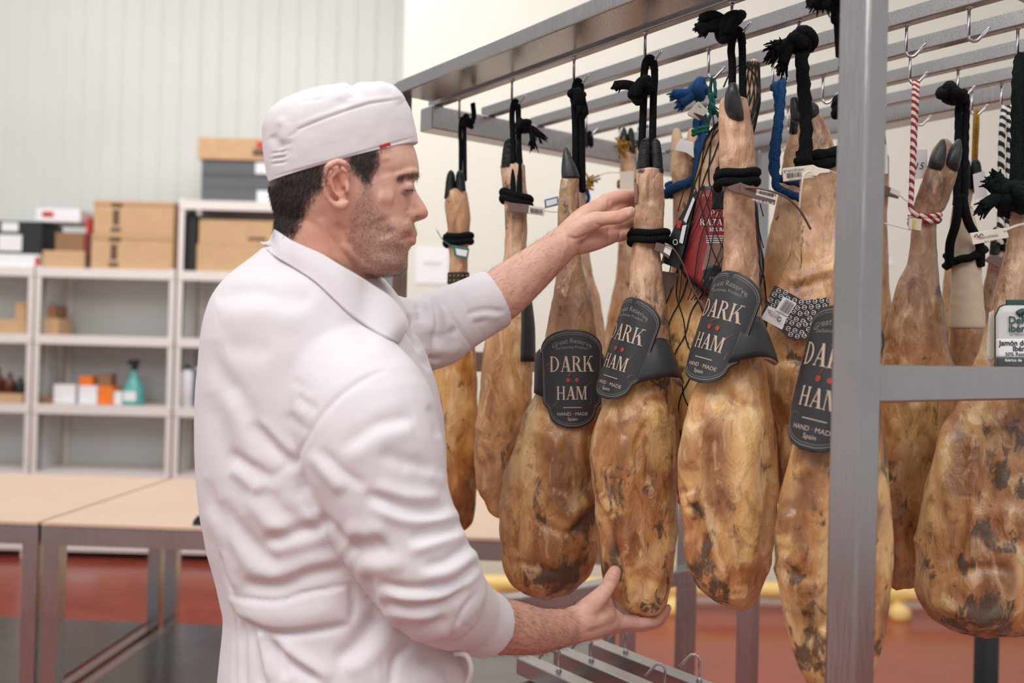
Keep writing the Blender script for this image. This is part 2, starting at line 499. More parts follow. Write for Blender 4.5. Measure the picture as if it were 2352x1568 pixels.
M['label_dark'] = plain('charcoal_label_paper', lin(46, 47, 51), .45, .06, 60)
M['label_back'] = plain('brown_label_reverse', lin(142, 108, 96), .6)
M['label_ink'] = plain('cream_label_ink', lin(200, 178, 160), .5, .02)
M['label_faint'] = plain('brown_label_ink', lin(112, 78, 68), .5, .03)
M['label_red'] = plain('red_cherry_ink', lin(172, 58, 48), .5)
M['label_line'] = plain('grey_label_line', lin(140, 132, 126), .5)
M['maroon'] = plain('maroon_label', lin(148, 46, 46), .38)
M['label_black'] = plain('glossy_black_label', lin(36, 37, 42), .28)
M['tag_brown'] = plain('brown_plastic_seal', lin(112, 88, 82), .3)
M['tag_white'] = plain('white_plastic_seal', lin(228, 220, 206), .35)
M['tag_teal'] = plain('teal_plastic_seal', lin(46, 118, 116), .35)
M['tag_blue'] = plain('blue_plastic_seal', lin(92, 122, 164), .35)
M['ink'] = plain('black_ink', lin(60, 58, 60), .5)
M['cream_ink'] = plain('cream_ink', lin(240, 214, 180), .5)
M['yellow_ink'] = plain('yellow_mark', lin(216, 200, 90), .5)
M['net'] = plain('black_net_twine', lin(24, 28, 28), .8)
M['coat'] = fabric('white_cotton_coat', (225, 220, 224))
M['cap'] = fabric('white_cap_cotton', (222, 217, 220))
M['stitch'] = fabric('white_stitching', (216, 210, 216))
M['sock'] = plain('white_stockinette', lin(206, 190, 166), .7, .08, 60)
def hoof_mat():
    t = NT('black_hoof_horn'); v = t.map((1, 1, .5)); n = t.noise(v, 60, 5, .65, .5)
    t.set(t.ramp(n, [(.35, lin(30, 31, 33)), (.6, lin(58, 58, 60)), (.78, lin(104, 100, 98))]), t.ramp(n, [(.3, .28), (.7, .5)]), 0)
    t.bump(n, .4, .002); return t.m
M['hoof'] = hoof_mat()
def skin_mat():
    t = NT('skin'); v = t.map()
    red = t.attr('red'); beard_ear_shade = t.attr('beard_ear_shade'); hair = t.attr('hair'); lip = t.attr('lip'); br = t.attr('brown')
    n = t.noise(v, 45, 5, .6); n2 = t.noise(v, 420, 3, .6)
    base = t.ramp(n, [(.3, lin(206, 158, 140)), (.5, lin(220, 174, 156)), (.72, lin(228, 186, 168))])
    base = t.mix(t.math('MULTIPLY', red, .8), base, lin(214, 138, 122))
    base = t.mix(t.math('MULTIPLY', br, .75), base, lin(186, 122, 98))
    base = t.mix(t.math('MULTIPLY', lip, .9), base, lin(196, 120, 114))
    bm = t.math('MULTIPLY', beard_ear_shade, t.ramp(n2, [(.38, .85), (.62, .35)]))
    base = t.mix(bm, base, lin(118, 88, 76))
    base = t.mix(t.math('MULTIPLY', hair, .93), base, lin(46, 36, 33))
    t.set(base, t.ramp(n, [(.3, .42), (.7, .55)]), 0, Subsurface_Weight=.12, Subsurface_Radius=(.012, .004, .002), Specular_IOR_Level=.38)
    t.bump(n2, .12, .001); return t.m
M['skin'] = skin_mat()
M['nail'] = plain('fingernail', lin(224, 180, 170), .25, .03)
M['hair'] = plain('dark_brown_hair', lin(42, 32, 30), .6, .2, 200)
M['stubble'] = plain('stubble_hair', lin(74, 54, 46), .7, .2, 200)
M['trousers'] = fabric('white_trousers', (222, 220, 224))
M['shoe'] = plain('black_shoe_leather', lin(36, 36, 38), .4)
# ------------------------------------------------------------------ room
XC = P(921, 400, 5.5).x                      # where the cream wall ends
struct(MB().box((0.4, 2.6, -0.05), (11.6, 9.4, 0.1)).mk('floor', M['floor']))
# ribbed white wall behind the shelves
wl = MB(); x = -5.0
prof = []
while x < XC+0.05:
    prof += [(x, 6.95), (x+.118, 6.95), (x+.126, 6.956), (x+.134, 6.956), (x+.142, 6.95)]; x += .142
vs = [(a, b, z) for z in (0, 5.2) for a, b in prof]; n_ = len(prof)
wl.add(vs, [(i, i+1, n_+i+1, n_+i) for i in range(n_-1)])
wl.box((-2.9+XC/2+.4, 7.05, 2.6), (5.8, .18, 5.2))
struct(wl.mk('wall_left', M['wall']))
struct(MB().box(((XC+6.2)/2, 5.6, 2.6), (6.2-XC, .2, 5.2)).mk('wall_right', M['cream']))
struct(MB().box((XC+.1, 6.3, 2.6), (.2, 1.25, 5.2)).mk('wall_step', M['wall']))
sm = MB()
for xx in (XC+1.35, XC+2.5, XC+3.65):
    sm.box((xx, 5.4985, 2.6), (.012, .004, 5.2))
struct(sm.mk('trim_1', M['cream']))
# papers on the wall
def paper(x0, y0, x1, y1, label):
    o = MB().add([P(x0, y0, 5.492), P(x1, y0, 5.492), P(x1, y1, 5.492), P(x0, y1, 5.492)], [(0, 3, 2, 1)])
    o.box((P((x0+x1)/2, (y0+y1)/2, 5.496)), ((x1-x0)/F*5.49, .004, (y1-y0)/F*5.49))
    ob = MB().box((P((x0+x1)/2, (y0+y1)/2, 5.496)), ((x1-x0)/F*5.49, .004, (y1-y0)/F*5.49)).mk('wall_notice', M['white'])
    c = P((x0+x1)/2, (y0+y1)/2, 5.4935)
    if x1-x0 > 60:
        MB().box((c.x, c.y-.001, c.z+.015), (.10, .002, .018)).mk('printed_line', M['shelf_back'], ob)
    tag(ob, label, 'notice')
paper(955, 568, 1030, 652, 'white paper notice on the cream wall beside the man\'s chin')
paper(2036, 600, 2052, 610, 'small grey plate on the cream wall right of the steel post')
# yellow bumper rail along the cream wall
yr = thing('bumper_rail', 'yellow painted guard rail on short posts along foot of the cream wall', 'rail', (0.5, 5.36, 0))
zr = P(1750, 1356, 5.3).z
MB().tube([(XC+.1+i*.6, 5.32, zr) for i in range(12)], .045, 14).mk('rail', M['yellow'], yr, True)
for px in (1544, 2062, 1130, 2600):
    xx = P(px, 1380, 5.3).x
    b = MB(); b.tube([(xx, 5.32, 0), (xx, 5.32, zr)], .028, 12); b.tube([(xx, 5.36, zr-.1), (xx, 5.24, zr-.1)], .055, 14)
    b.mk('post', M['yellow'], yr, True)

# ------------------------------------------------------------------ shelving
SD = 6.2
def zz(px, py, d=SD): return P(px, py, d).z
def xx_(px, d=SD): return P(px, 784, d).x
SH = [zz(240, 618), zz(240, 772), zz(240, 932), zz(240, 1088), zz(240, 1246)]
def shelving(xa, xb, levels, top, label):
    xl, xr = xx_(xa), xx_(xb)
    t = thing('shelving_unit', label, 'shelves', ((xl+xr)/2, SD+.25, 0), 'grey white metal shelving bays')
    for px, py in ((xl, SD), (xr, SD), (xl, SD+.46), (xr, SD+.46)):
        b = MB(); s = 1 if px == xl else -1
        b.box((px+s*.017, py, top/2), (.034, .004, top)); b.box((px+s*.002, py+(.017 if py == SD else -.017), top/2), (.004, .034, top))
        b.mk('upright', M['shelf'], t)
    for z in levels:
        b = MB(); b.box(((xl+xr)/2, SD+.23, z-.004), (xr-xl-.006, .46, .008)); b.box(((xl+xr)/2, SD-.004, z-.028), (xr-xl, .006, .06)); b.box(((xl+xr)/2, SD+.455, z-.02), (xr-xl, .006, .045))
        b.mk('shelf_board', M['shelf'], t, bevel=.001)
    b = MB()
    z0, z1 = min(levels), max(levels)
    b.box(((xl+xr)/2, SD+.472, (z0+z1)/2), (xr-xl, .003, z1-z0)); b.mk('back_panel', M['shelf_back'], t)
    for px in (xl+.003, xr-.003):
        b = MB(); b.box((px, SD+.23, (z0+z1)/2), (.002, .2, z1-z0)); b.mk('side_brace', M['shelf_back'], t)
    return t
shelving(-245, 74, SH, SH[0]+.01, 'leftmost metal shelving bay, cut by the picture edge, black box on top')
shelving(79, 398, SH, SH[0]+.01, 'middle metal shelving bay with two cartons stacked on top')
Z3 = zz(500, 462)
SH3 = [Z3, SH[0], SH[1], SH[2], SH[3], SH[4]]
shelving(404, 735, SH3, Z3+.01, 'taller right metal shelving bay partly hidden behind the man')

def ibox(x0, x1, y0, y1, zb, d, depth, mat, name, label, cat, group=None, extra=None):
    X0, X1 = xx_(x0, d), xx_(x1, d); h = (y1-y0)/F*d
    c = Vector(((X0+X1)/2, d+depth/2, zb+h/2))
    if extra is None:
        o = MB().box(c, (X1-X0, depth, h)).mk(name, mat, bevel=.003); tag(o, label, cat, group); return o
    t = thing(name, label, cat, (c.x, c.y, zb), group)
    MB().box(c, (X1-X0, depth, h)).mk('body', mat, t, bevel=.003)
    W = X1-X0
    for nm, u0, v0, u1, v1, m in extra:      # fractions of the face, v up
        MB().box((X0+W*(u0+u1)/2, d-.001, zb+h*(v0+v1)/2), (W*(u1-u0), .003, h*(v1-v0))).mk(nm, M[m], t)
    return t
t0 = SH[0]+.002
pr = [('printed_text', .22, .08, .34, .2, 'print'), ('printed_text', .24, .28, .32, .72, 'print'), ('printed_text', .22, .8, .36, .92, 'print'), ('lid_flap', 0, .86, 1, .885, 'carton_dark')]
a = ibox(203, 392, 525, 606, t0, SD+.05, .36, M['carton'], 'cardboard_box', 'brown carton under another one on top of middle bay', 'box', 'cartons on top of middle bay', pr)
ibox(207, 392, 447, 525, t0+.231, SD+.05, .36, M['carton'], 'cardboard_box', 'brown printed carton, upper one on top of middle bay', 'box', 'cartons on top of middle bay', pr)
ibox(396, 401, 468, 606, t0, SD+.03, .4, M['carton_dark'], 'folded_carton', 'thin folded brown board standing against the carton stack', 'board')
ibox(92, 188, 565, 606, t0, SD+.06, .3, M['carton'], 'cardboard_box', 'low tan carton between black box and carton stack', 'box')
ibox(120, 186, 522, 565, t0+.117, SD+.09, .24, M['carton_dark'], 'cardboard_box', 'small dark brown carton on a low tan carton', 'box')
ibox(-60, 86, 577, 608, t0, SD+.06, .34, M['white'], 'flat_box', 'flat white box with pink end under the black box', 'box', None, [('pink_end', .93, 0, 1, .8, 'red')])
ibox(-60, 88, 502, 577, t0+.09, SD+.07, .3, M['black'], 'storage_box', 'black storage box with white stickers at the left edge', 'box', None, [('sticker', .38, .68, .64, .95, 'white'), ('sticker', .34, .08, .7, .58, 'white')])
ibox(74, 176, 486, 517, t0+.306, SD+.08, .26, M['white'], 'flat_box', 'flat white box with red lettering lying on the black box', 'box', None, [('red_print', .15, .35, .4, .75, 'red')])
ibox(190, 201, 487, 606, t0, SD+.10, .2, M['red'], 'small_carton', 'narrow red and black packet beside carton stack', 'packet', None, [('black_half', .4, 0, 1, .7, 'black')])
z3 = Z3+.002
for k in range(3):
    ibox(452, 640+4*k, 357+31*k-2, 387+31*k, z3+.0917*(2-k), SD+.05, .34, M['dark_grey'], 'grey_box', ['topmost flat dark grey box with white sticker on tall bay', 'middle flat dark grey box on tall bay', 'lowest flat dark grey box with white sticker on tall bay'][k], 'box', 'flat grey boxes on the tall bay',
         [('sticker', .66, .1, .93, .9, 'white')] if k != 1 else [('rim', 0, .86, 1, .9, 'black')])
ibox(443, 640, 305, 355, z3+.2755, SD+.03, .36, M['carton'], 'cardboard_box', 'wide tan carton with red print above grey boxes', 'box', None, [('red_print', .68, .55, .86, .85, 'red'), ('printed_text', .64, .2, .9, .5, 'print')])
ibox(446, 655, 548, 612, t0, SD+.05, .34, M['carton'], 'cardboard_box', 'lower tan carton inside upper compartment of tall bay', 'box', 'cartons in tall bay', [('printed_mark', .68, .15, .85, .75, 'print')])
ibox(450, 655, 490, 547, t0+.182, SD+.05, .34, M['carton'], 'cardboard_box', 'upper tan carton inside upper compartment of tall bay', 'box', 'cartons in tall bay', [('printed_text', .55, .2, .75, .32, 'print')])
ibox(418, 444, 480, 612, t0, SD+.06, .3, M['black'], 'black_folder', 'black upright folder beside cartons in tall bay', 'folder')
z1 = SH[1]+.002
ibox(-5, 59, 727, 760, z1, SD+.12, .22, M['carton'], 'cardboard_box', 'low tan carton on second board of leftmost bay', 'box')
ibox(32, 58, 687, 727, z1+.0935, SD+.14, .18, M['carton'], 'cardboard_box', 'small tan carton on low carton in leftmost bay', 'box')
ibox(95, 132, 722, 760, z1, SD+.14, .2, M['carton'], 'cardboard_box', 'small tan carton at left end of middle bay second board', 'box')
ibox(95, 124, 692, 722, z1+.108, SD+.15, .18, M['carton_dark'], 'cardboard_box', 'small brown carton stacked at left end of middle bay', 'box')
z2 = SH[2]+.002
ibox(-30, 56, 897, 917, z2, SD+.05, .26, M['carton'], 'tray', 'shallow tan tray with dark bottles in leftmost bay', 'tray')
for k, (px, hgt) in enumerate(((-2, .16), (25, .13), (50, .10))):
    b = MB(); c = Vector((xx_(px, SD+.17), SD+.17, z2+.058))
    b.tube([c, c+Vector((0, 0, hgt*.62)), c+Vector((0, 0, hgt*.75)), c+Vector((0, 0, hgt))], [.035, .035, .014, .014], 14)
    tag(b.mk('bottle', M['amber'] if k < 2 else M['black'], None, True), ['tallest brown bottle on the tan tray at left edge', 'middle brown bottle on the tan tray', 'short black bottle at right end of the tan tray'][k], 'bottle', 'bottles on the tray')
ibox(95, 122, 898, 912, z2, SD+.1, .24, M['carton_dark'], 'tray', 'low brown tray at left end of middle bay third board', 'tray')
ibox(126, 176, 877, 920, z2, SD+.12, .14, M['white'], 'small_box', 'plain cream box left of the orange packets', 'box')
ibox(184, 226, 880, 922, z2, SD+.10, .14, M['white'], 'small_box', 'white box below an orange packet', 'box')
ibox(184, 214, 858, 880, z2+.12, SD+.12, .1, M['orange'], 'small_box', 'orange packet lying on the white box', 'box')
ibox(229, 262, 880, 922, z2, SD+.11, .12, M['orange'], 'small_box', 'orange box below a brown packet', 'box')
ibox(231, 257, 852, 880, z2+.12, SD+.13, .1, M['carton_dark'], 'small_box', 'brown packet lying on the orange box', 'box')
ibox(264, 284, 892, 922, z2, SD+.13, .1, M['white'], 'small_box', 'small white box left of the teal spray bottle', 'box')
sb = thing('spray_bottle', 'teal spray bottle with black trigger head on middle bay', 'bottle', (xx_(311, SD+.16), SD+.16, z2))
c = Vector(sb.location)
MB().tube([c, c+Vector((0, 0, .02)), c+Vector((0, 0, .10)), c+Vector((0, 0, .15)), c+Vector((0, 0, .215)), c+Vector((0, 0, .23))], [.062, .07, .068, .045, .018, .018], 18).mk('bottle_body', M['teal_liq'], sb, True)
MB().tube([c+Vector((0, 0, .23)), c+Vector((0, 0, .26)), c+Vector((0, 0, .29))], [.02, .022, .018], 12).tube([c+Vector((-.045, 0, .28)), c+Vector((.03, 0, .285))], .013, 8).mk('trigger_head', M['black'], sb, True)
MB().box(c+Vector((0, -.068, .06)), (.08, .004, .06)).mk('paper_label', M['white'], sb)
wb_ = thing('detergent_bottle', 'white plastic bottle with dark cap on tall bay third board', 'bottle', (xx_(432, SD+.1), SD+.1, z2))
c = Vector(wb_.location)
MB().tube([c, c+Vector((0, 0, .22)), c+Vector((0, 0, .245))], [.045, .045, .02], 18).mk('bottle_body', M['white'], wb_, True)
MB().tube([c+Vector((0, 0, .245)), c+Vector((0, 0, .265))], .022, 12).mk('cap', M['black'], wb_, True)
ibox(452, 482, 837, 928, z2, SD+.08, .1, M['blue'], 'small_box', 'blue carton beside the white bottle near man\'s back', 'box', None, [('white_top', 0, .93, 1, 1, 'white'), ('printed_text', .2, .3, .8, .7, 'white')])
z4 = SH[4]+.002
bg = loft([(150, 1222, 240, 1222, .09, SD+.2), (146, 1235, 246, 1235, .12, SD+.2), (146, 1252, 248, 1252, .12, SD+.2)], 24, 10, 8, 3)
bg += .012*fbm(bg*14, 3, 4)[..., None]
bg[..., 2] += z4-bg[..., 2].min()
tag(mk('plastic_bag', bg.reshape(-1, 3), grid_faces(bg.shape[0], bg.shape[1]), M['white'], None, True), 'crumpled white plastic bag on lowest shelf under table edge', 'bag')
ibox(247, 305, 1222, 1251, z4, SD+.05, .25, M['carton'], 'cardboard_box', 'tan carton on lowest board of middle bay', 'box')
ibox(412, 560, 1236, 1256, z4, SD+.05, .3, M['carton'], 'cardboard_box', 'long low tan carton on lowest board of tall bay', 'box')
ibox(-60, 50, 1226, 1240, z4, SD+.05, .3, M['carton'], 'cardboard_box', 'flat tan carton on lowest board of leftmost bay', 'box')

# ------------------------------------------------------------------ work tables
TA = -.05
tx = Vector((math.cos(TA), math.sin(TA), 0)); ty = Vector((-math.sin(TA), math.cos(TA), 0))
T0 = P(92, 1200, 2.76); T0.z = 0
ZT = P(240, 1202, 2.755).z
def worktable(s0, s1, label, item=None):
    t = thing('work_table', label, 'table', T0+tx*(s0+s1)/2+ty*.46, 'steel work tables with peach tops')
    def q(s, u, z): return T0+tx*s+ty*u+Vector((0, 0, z))
    b = MB(); b.beam(q(s0+.004, .46, ZT-.006), q(s1-.004, .46, ZT-.006), .93, .012, ty); b.mk('tabletop', M['peach'], t, bevel=.002)
    b = MB()
    for u in (.02, .9): b.beam(q(s0+.002, u, ZT-.040), q(s1-.002, u, ZT-.040), .04, .052, ty)
    for s in (s0+.024, s1-.024): b.beam(q(s, .04, ZT-.04), q(s, .88, ZT-.04), .04, .052, tx)
    b.mk('frame', M['steel'], t)
    for s in (s0+.03, s1-.03):
        for u in (.03, .89):
            MB().beam(q(s, u, 0), q(s, u, ZT-.066), .045, .045, tx).mk('leg', M['steel'], t)
        MB().beam(q(s, .05, .335), q(s, .87, .335), .035, .035, tx).mk('stretcher', M['steel'], t)
    b = MB(); b.beam(q(s0+.06, .46, .352), q(s1-.06, .46, .352), .84, .01, ty); b.mk('undershelf', M['steel_sheet'], t)
    return t
worktable(-1.75, -.002, 'left steel work table with peach top, cut by picture edge')
worktable(.002, 1.72, 'long steel work table with peach top behind the man')
# black tape dispenser on the table edge
td = thing('tape_dispenser', 'small black tape dispenser at table edge behind the man', 'dispenser', P(462, 1205, 2.74))
g = [(440, 1213), (443, 1196), (452, 1185), (470, 1182), (482, 1190), (486, 1210)]
plate(g, 2.76, .05, M['black'], 'body', td, bevel=.003)
plate([(478, 1195), (486, 1192), (489, 1206), (480, 1207)], 2.75, .05, M['carton_dark'], 'tape_roll', td)
td.location.z = ZT
for ch in list(td.children): ch.location = -td.location
# ------------------------------------------------------------------ hanging rack
TH = math.radians(36.5)
D = Vector((-math.sin(TH), math.cos(TH), 0)); N = Vector((math.cos(TH), math.sin(TH), 0))
O = P(1485, 75, 1.505); ZB = O.z; O.z = 0        # underside of the hook bars
def R(t, n, z): return O + D*t + N*n + Vector((0, 0, z))
def on_ray(px, n):                                # D-coordinate where the column px meets the line at offset n
    r = P(px, 784, 1.0); k = r.x
    a = O + N*n
    return (k*a.y-a.x)/(D.x-k*D.y)
def at(px, n):
    q = O + N*n + D*on_ray(px, n); return q.y
TF = on_ray(872, -.105)                           # far end
TN = on_ray(1980, -.105)                          # near corner post edge
NW = .80
rack = thing('ham_rack', 'stainless steel rack of parallel hook bars holding the hanging hams', 'rack', R((TF+TN)/2, NW/2, 0))
S_ = M['steel']
# posts
for t_, n_, in ((TN+.02, -.085), (TF-.02, -.085), (TF-.02, NW), (TN+.02, NW)):
    MB().beam(R(t_, n_, 0.09), R(t_, n_, ZB+.03), .04, .04, D).mk('post', S_, rack, bevel=.004)
    b = MB(); b.tube([R(t_, n_, .045)-N*.014, R(t_, n_, .045)+N*.014], .045, 20); b.tube([R(t_, n_, .05), R(t_, n_, .09)], .012, 10)
    b.mk('caster', M['black'], rack, True)
tm = on_ray(1733, NW)
MB().beam(R(tm, NW, .09), R(tm, NW, ZB+.03), .04, .04, D).mk('post', S_, rack, bevel=.004)
# top frame
MB().beam(R(TF-.04, -.0625, ZB+.018), R(TN, -.0625, ZB+.018), .085, .028, N).mk('top_beam', S_, rack, bevel=.003)
MB().beam(R(TF-.04, NW, ZB+.018), R(TN, NW, ZB+.018), .06, .05, N).mk('top_beam', S_, rack, bevel=.003)
MB().beam(R(TF-.02, -.02, ZB-.026), R(TF-.02, NW-.03, ZB-.026), .05, .05, D).mk('end_beam', S_, rack, bevel=.003)
MB().beam(R(TN+.02, -.02, ZB+.035), R(TN+.02, NW-.03, ZB+.035), .05, .05, D).mk('end_beam', S_, rack, bevel=.003)
BARS = [k*.135 for k in range(6)]
for n_ in BARS:
    MB().beam(R(TF-.01, n_, ZB+.012), R(TN+.03, n_, ZB+.012), .02, .024, N).mk('hook_bar', M['steel_x'], rack, bevel=.002)
# middle rails on both ends
for t_ in (TN+.02, TF-.02):
    MB().beam(R(t_, -.07, 1.40), R(t_, NW, 1.40), .04, .044, D).mk('end_rail', S_, rack, bevel=.003)
# lower tier: far end beam and a short frame of three hook bars
Z2 = P(1384, 1467, 1.88).z
for t_ in (TN+.02, TF-.02):
    MB().beam(R(t_, -.07, Z2-.01), R(t_, NW, Z2-.01), .045, .04, D).mk('lower_end_beam', S_, rack, bevel=.003)
for t_ in (TN+.02, TF-.02):
    MB().beam(R(t_, -.07, .14), R(t_, NW, .14), .04, .04, D).mk('foot_beam', S_, rack, bevel=.003)
for n_ in (-.085, NW):
    MB().beam(R(TF-.04, n_, .14), R(TN, n_, .14), .04, .04, N).mk('foot_beam', S_, rack, bevel=.003)
LT = (P(1384, 1467, 1.88)-O).dot(D); LN = [.023, .110, .197]
for n_ in LN:
    MB().beam(R(LT, n_, Z2-.015), R(TN+.03, n_, Z2-.015), .034, .030, N).mk('lower_hook_bar', M['steel_x'], rack, bevel=.002)
MB().beam(R(LT-.05, -.085, Z2-.05), R(LT-.05, .22, Z2-.05), .035, .035, D).mk('lower_cross_beam', S_, rack, bevel=.002)
sp = thing('floor_stand', 'black upright stand pole below the big mouldy ham at lower right', 'stand', (P(2264, 1568, 2.35).x, 2.35, 0))
q = Vector(sp.location)
MB().tube([q+Vector((0, 0, .02)), q+Vector((0, 0, 1.0))], .028, 20).mk('pole', M['black'], sp, True)
MB().tube([q, q+Vector((0, 0, .02))], .16, 24).mk('base', M['black'], sp, True)
tc_ = MB(); tc_.beam(q+Vector((-.1, 0, 1.0)), q+Vector((.1, 0, 1.0)), .05, .02).mk('top_plate', M['black'], sp)

def hook_at(px, n, drop=.075):
    """J hook welded to the underside of bar n at column px; returns world point of the crook"""
    t_ = on_ray(px, n)
    px = px-ROLL*(ZB-CAMZ)*F/R(t_, n, 0).y
    t_ = on_ray(px, n); top = R(t_, n, ZB+.001)
    pts = [top, top-Vector((0, 0, drop*.55))]
    side = (N*.5-D*.9).normalized()
    r = .008
    for a in range(0, 181, 20):
        if a > 150: break
        an = math.radians(a)
        pts.append(top+side*(r-r*math.cos(an))-Vector((0, 0, drop*.55+r*math.sin(an)*1.1)))
    pts.append(pts[-1]+side*.013+Vector((0, 0, .014)))
    b = MB(); b.tube(pts, .0023, 8); b.tube([top+Vector((0, 0, .001)), top-Vector((0, 0, .004))], [.007, .0035], 10)
    b.mk('hook', M['hook'], rack, True)
    return top+side*r-Vector((0, 0, drop*.55+r*1.1))
HOOK = {}
for key, px, n in (('A1', 1056, 0), ('A2', 1177, 0), ('A3', 1320, 0), ('A4', 1484, 0), ('A5', 1684, 0), ('A6', 1924, 0),
                   ('B1', 1630, .135), ('B4', 1838, .135), ('B2', 1602, .27), ('B3', 1778, .27), ('C2', 2094, .405), ('C3', 2204, .54),
                   ('C5', 2304, .675), ('C6', 2342, .405), ('D1', 1424, .405), ('D3', 1455, .54), ('C1', 2003, .54), ('C4', 2236, .675), ('D2', 1348, .27)):
    HOOK[key] = hook_at(px, n)
for px, n in ((2086, .27), (1893, .405), (2108, .675), (1812, .54), (1640, .54), (1790, .675), (2230, .27)):
    hook_at(px, n)
for px, py, nk in ((1454, 1490, 2), (1376, 1512, 1), (1624, 1560, 2), (1546, 1580, 1), (1302, 1525, 0)):
    n_ = LN[nk] if nk < 3 else LN[2]
    t_ = on_ray(px, n_) if nk < 3 else LT-.012; base = R(t_, n_, Z2)
    dr = (D*.75-N*.65).normalized(); r = .010
    pts = [base, base+Vector((0, 0, .035))]
    for a in range(20, 181, 20):
        an = math.radians(a); pts.append(base+dr*(r-r*math.cos(an))+Vector((0, 0, .035+r*math.sin(an))))
        if a > 130: break
    pts.append(pts[-1]+dr*.018-Vector((0, 0, .022)))
    b = MB(); b.tube(pts, .0024, 8); b.tube([base, base+Vector((0, 0, .008))], [.006, .003], 10); b.mk('hook', M['hook'], rack, True)
# ------------------------------------------------------------------ hams
def hrows(tab, d, k=.72, dk=None):
    """tab: (y, xL, xR[, k]) -> loft rows"""
    out = []
    for r in tab:
        y, a, b = r[:3]; kk = r[3] if len(r) > 3 else k
        out.append((a, y, b, y, (b-a)/2/F*d*kk, d))
    return out
HM = {}
def ham_body(tab, d, mat, parent, seed, nu=72, nv=150, k=.72, et=10, eb=26, amp=1.0, rows=None, sculpt=None, paint=None):
    g = loft(rows or hrows(tab, d, k), nu, nv, et, eb)
    nrm = grid_normals(g)
    z = g[..., 2]; hh = (z.max()-z)/(z.max()-z.min())
    low = np.clip((hh-.30)/.3, 0, 1)
    p = g*np.array([1, 1, .55])
    disp = .0045*low*fbm(p*16, 3, seed)+.0022*fbm(p*45, 3, seed+5)+.0016*fbm(g*np.array([90, 90, 30]), 3, seed+9)
    ridge = 1-np.abs(fbm(p*13+3.1, 3, seed+20))*2.2
    disp += .0045*low*np.clip(ridge, -.5, 1)**3
    shank = np.clip(1-hh/.35, 0, 1)
    disp += .0016*shank*fbm(g*55, 3, seed+31)
    if sculpt:
        px, py = proj(g); front = nrm[..., 1] < .1
        for line, w, a in sculpt:
            disp += np.where(front, stroke(px, py, line, w)*a, 0)
    hw = np.linalg.norm(g-g.mean(1, keepdims=True), axis=-1)
    disp *= np.clip(hw/.02, 0, 1)*amp
    g2 = g+nrm*disp[..., None]
    at_ = {'h': hh}; px, py = proj(g)
    for key_ in ('mold', 'yel', 'brn'):
        A_ = np.zeros(hh.shape)
        for line, w_, a_ in (paint or {}).get(key_, []): A_ = np.maximum(A_, np.where(nrm[..., 1] < .3, stroke2(px, py, line, w_)*a_, 0))
        at_[key_] = np.clip(A_*(1+.5*fbm(g*np.array([30, 30, 18]), 3, seed+3)), 0, 1)
    o = mk('ham_body', g2.reshape(-1, 3), grid_faces(g2.shape[0], nu), mat, parent, True, attrs=at_)
    o['label'] = 'golden brown cured meat and skin'
    return g2
def stroke2(px, py, line, w):
    if len(line) == 1: return np.exp(-((px-line[0][0])**2+(py-line[0][1])**2)/(w*w))
    return np.clip(stroke(px, py, line, w)*1.3, 0, 1)
def stroke(px, py, line, w):
    """1 on the polyline, falling off as a gaussian of width w, tapering to the ends"""
    L = np.array(line, float); best = np.full(px.shape, 1e9); tt = np.zeros(px.shape)
    seg = np.linalg.norm(np.diff(L, axis=0), axis=1); cum = np.concatenate([[0], np.cumsum(seg)]); tot = cum[-1]
    for i in range(len(L)-1):
        a, b = L[i], L[i+1]; d = b-a; q = ((px-a[0])*d[0]+(py-a[1])*d[1])/(d@d+1e-9); qc = np.clip(q, 0, 1)
        dx = px-a[0]-qc*d[0]; dy = py-a[1]-qc*d[1]; dd = dx*dx+dy*dy
        m = dd < best; best = np.where(m, dd, best); tt = np.where(m, (cum[i]+qc*seg[i])/tot, tt)
    e = np.clip(np.minimum(tt, 1-tt)/.18, 0, 1)**.7
    return np.exp(-best/(w*w))*e
def hoof(cx, ytop, ybot, wpx, d, parent, split=.5, lean=0, tips=(0, 0), dk=.8):
    """two horn toes; lean = px shift of the tip"""
    for s, tp in ((-1, tips[0]), (1, tips[1])):
        ww = wpx*(split if s < 0 else 1-split)
        xc = cx-wpx/2+ww/2 if s < 0 else cx+wpx/2-ww/2
        rows = []
        for q, wf in ((0, .50), (.1, .66), (.3, .84), (.55, .96), (.85, 1.04), (1, 1.08), (1.04, .9)):
            y = ytop+tp+(ybot-ytop-tp)*q; c = xc+lean*(1-q)-s*ww*.10*(1-q)
            rows.append((c-ww*.5*wf, y, c+ww*.5*wf, y, ww/F*d*.62*wf*dk*1.25, d+.002*(1-q)))
        g = loft(rows, 28, 30, 12, 2)
        g += grid_normals(g)*(.0008*fbm(g*np.array([160, 160, 400]), 3, int(cx)))[..., None]
        mk('hoof', g.reshape(-1, 3), grid_faces(g.shape[0], 24), M['hoof'], parent, True)
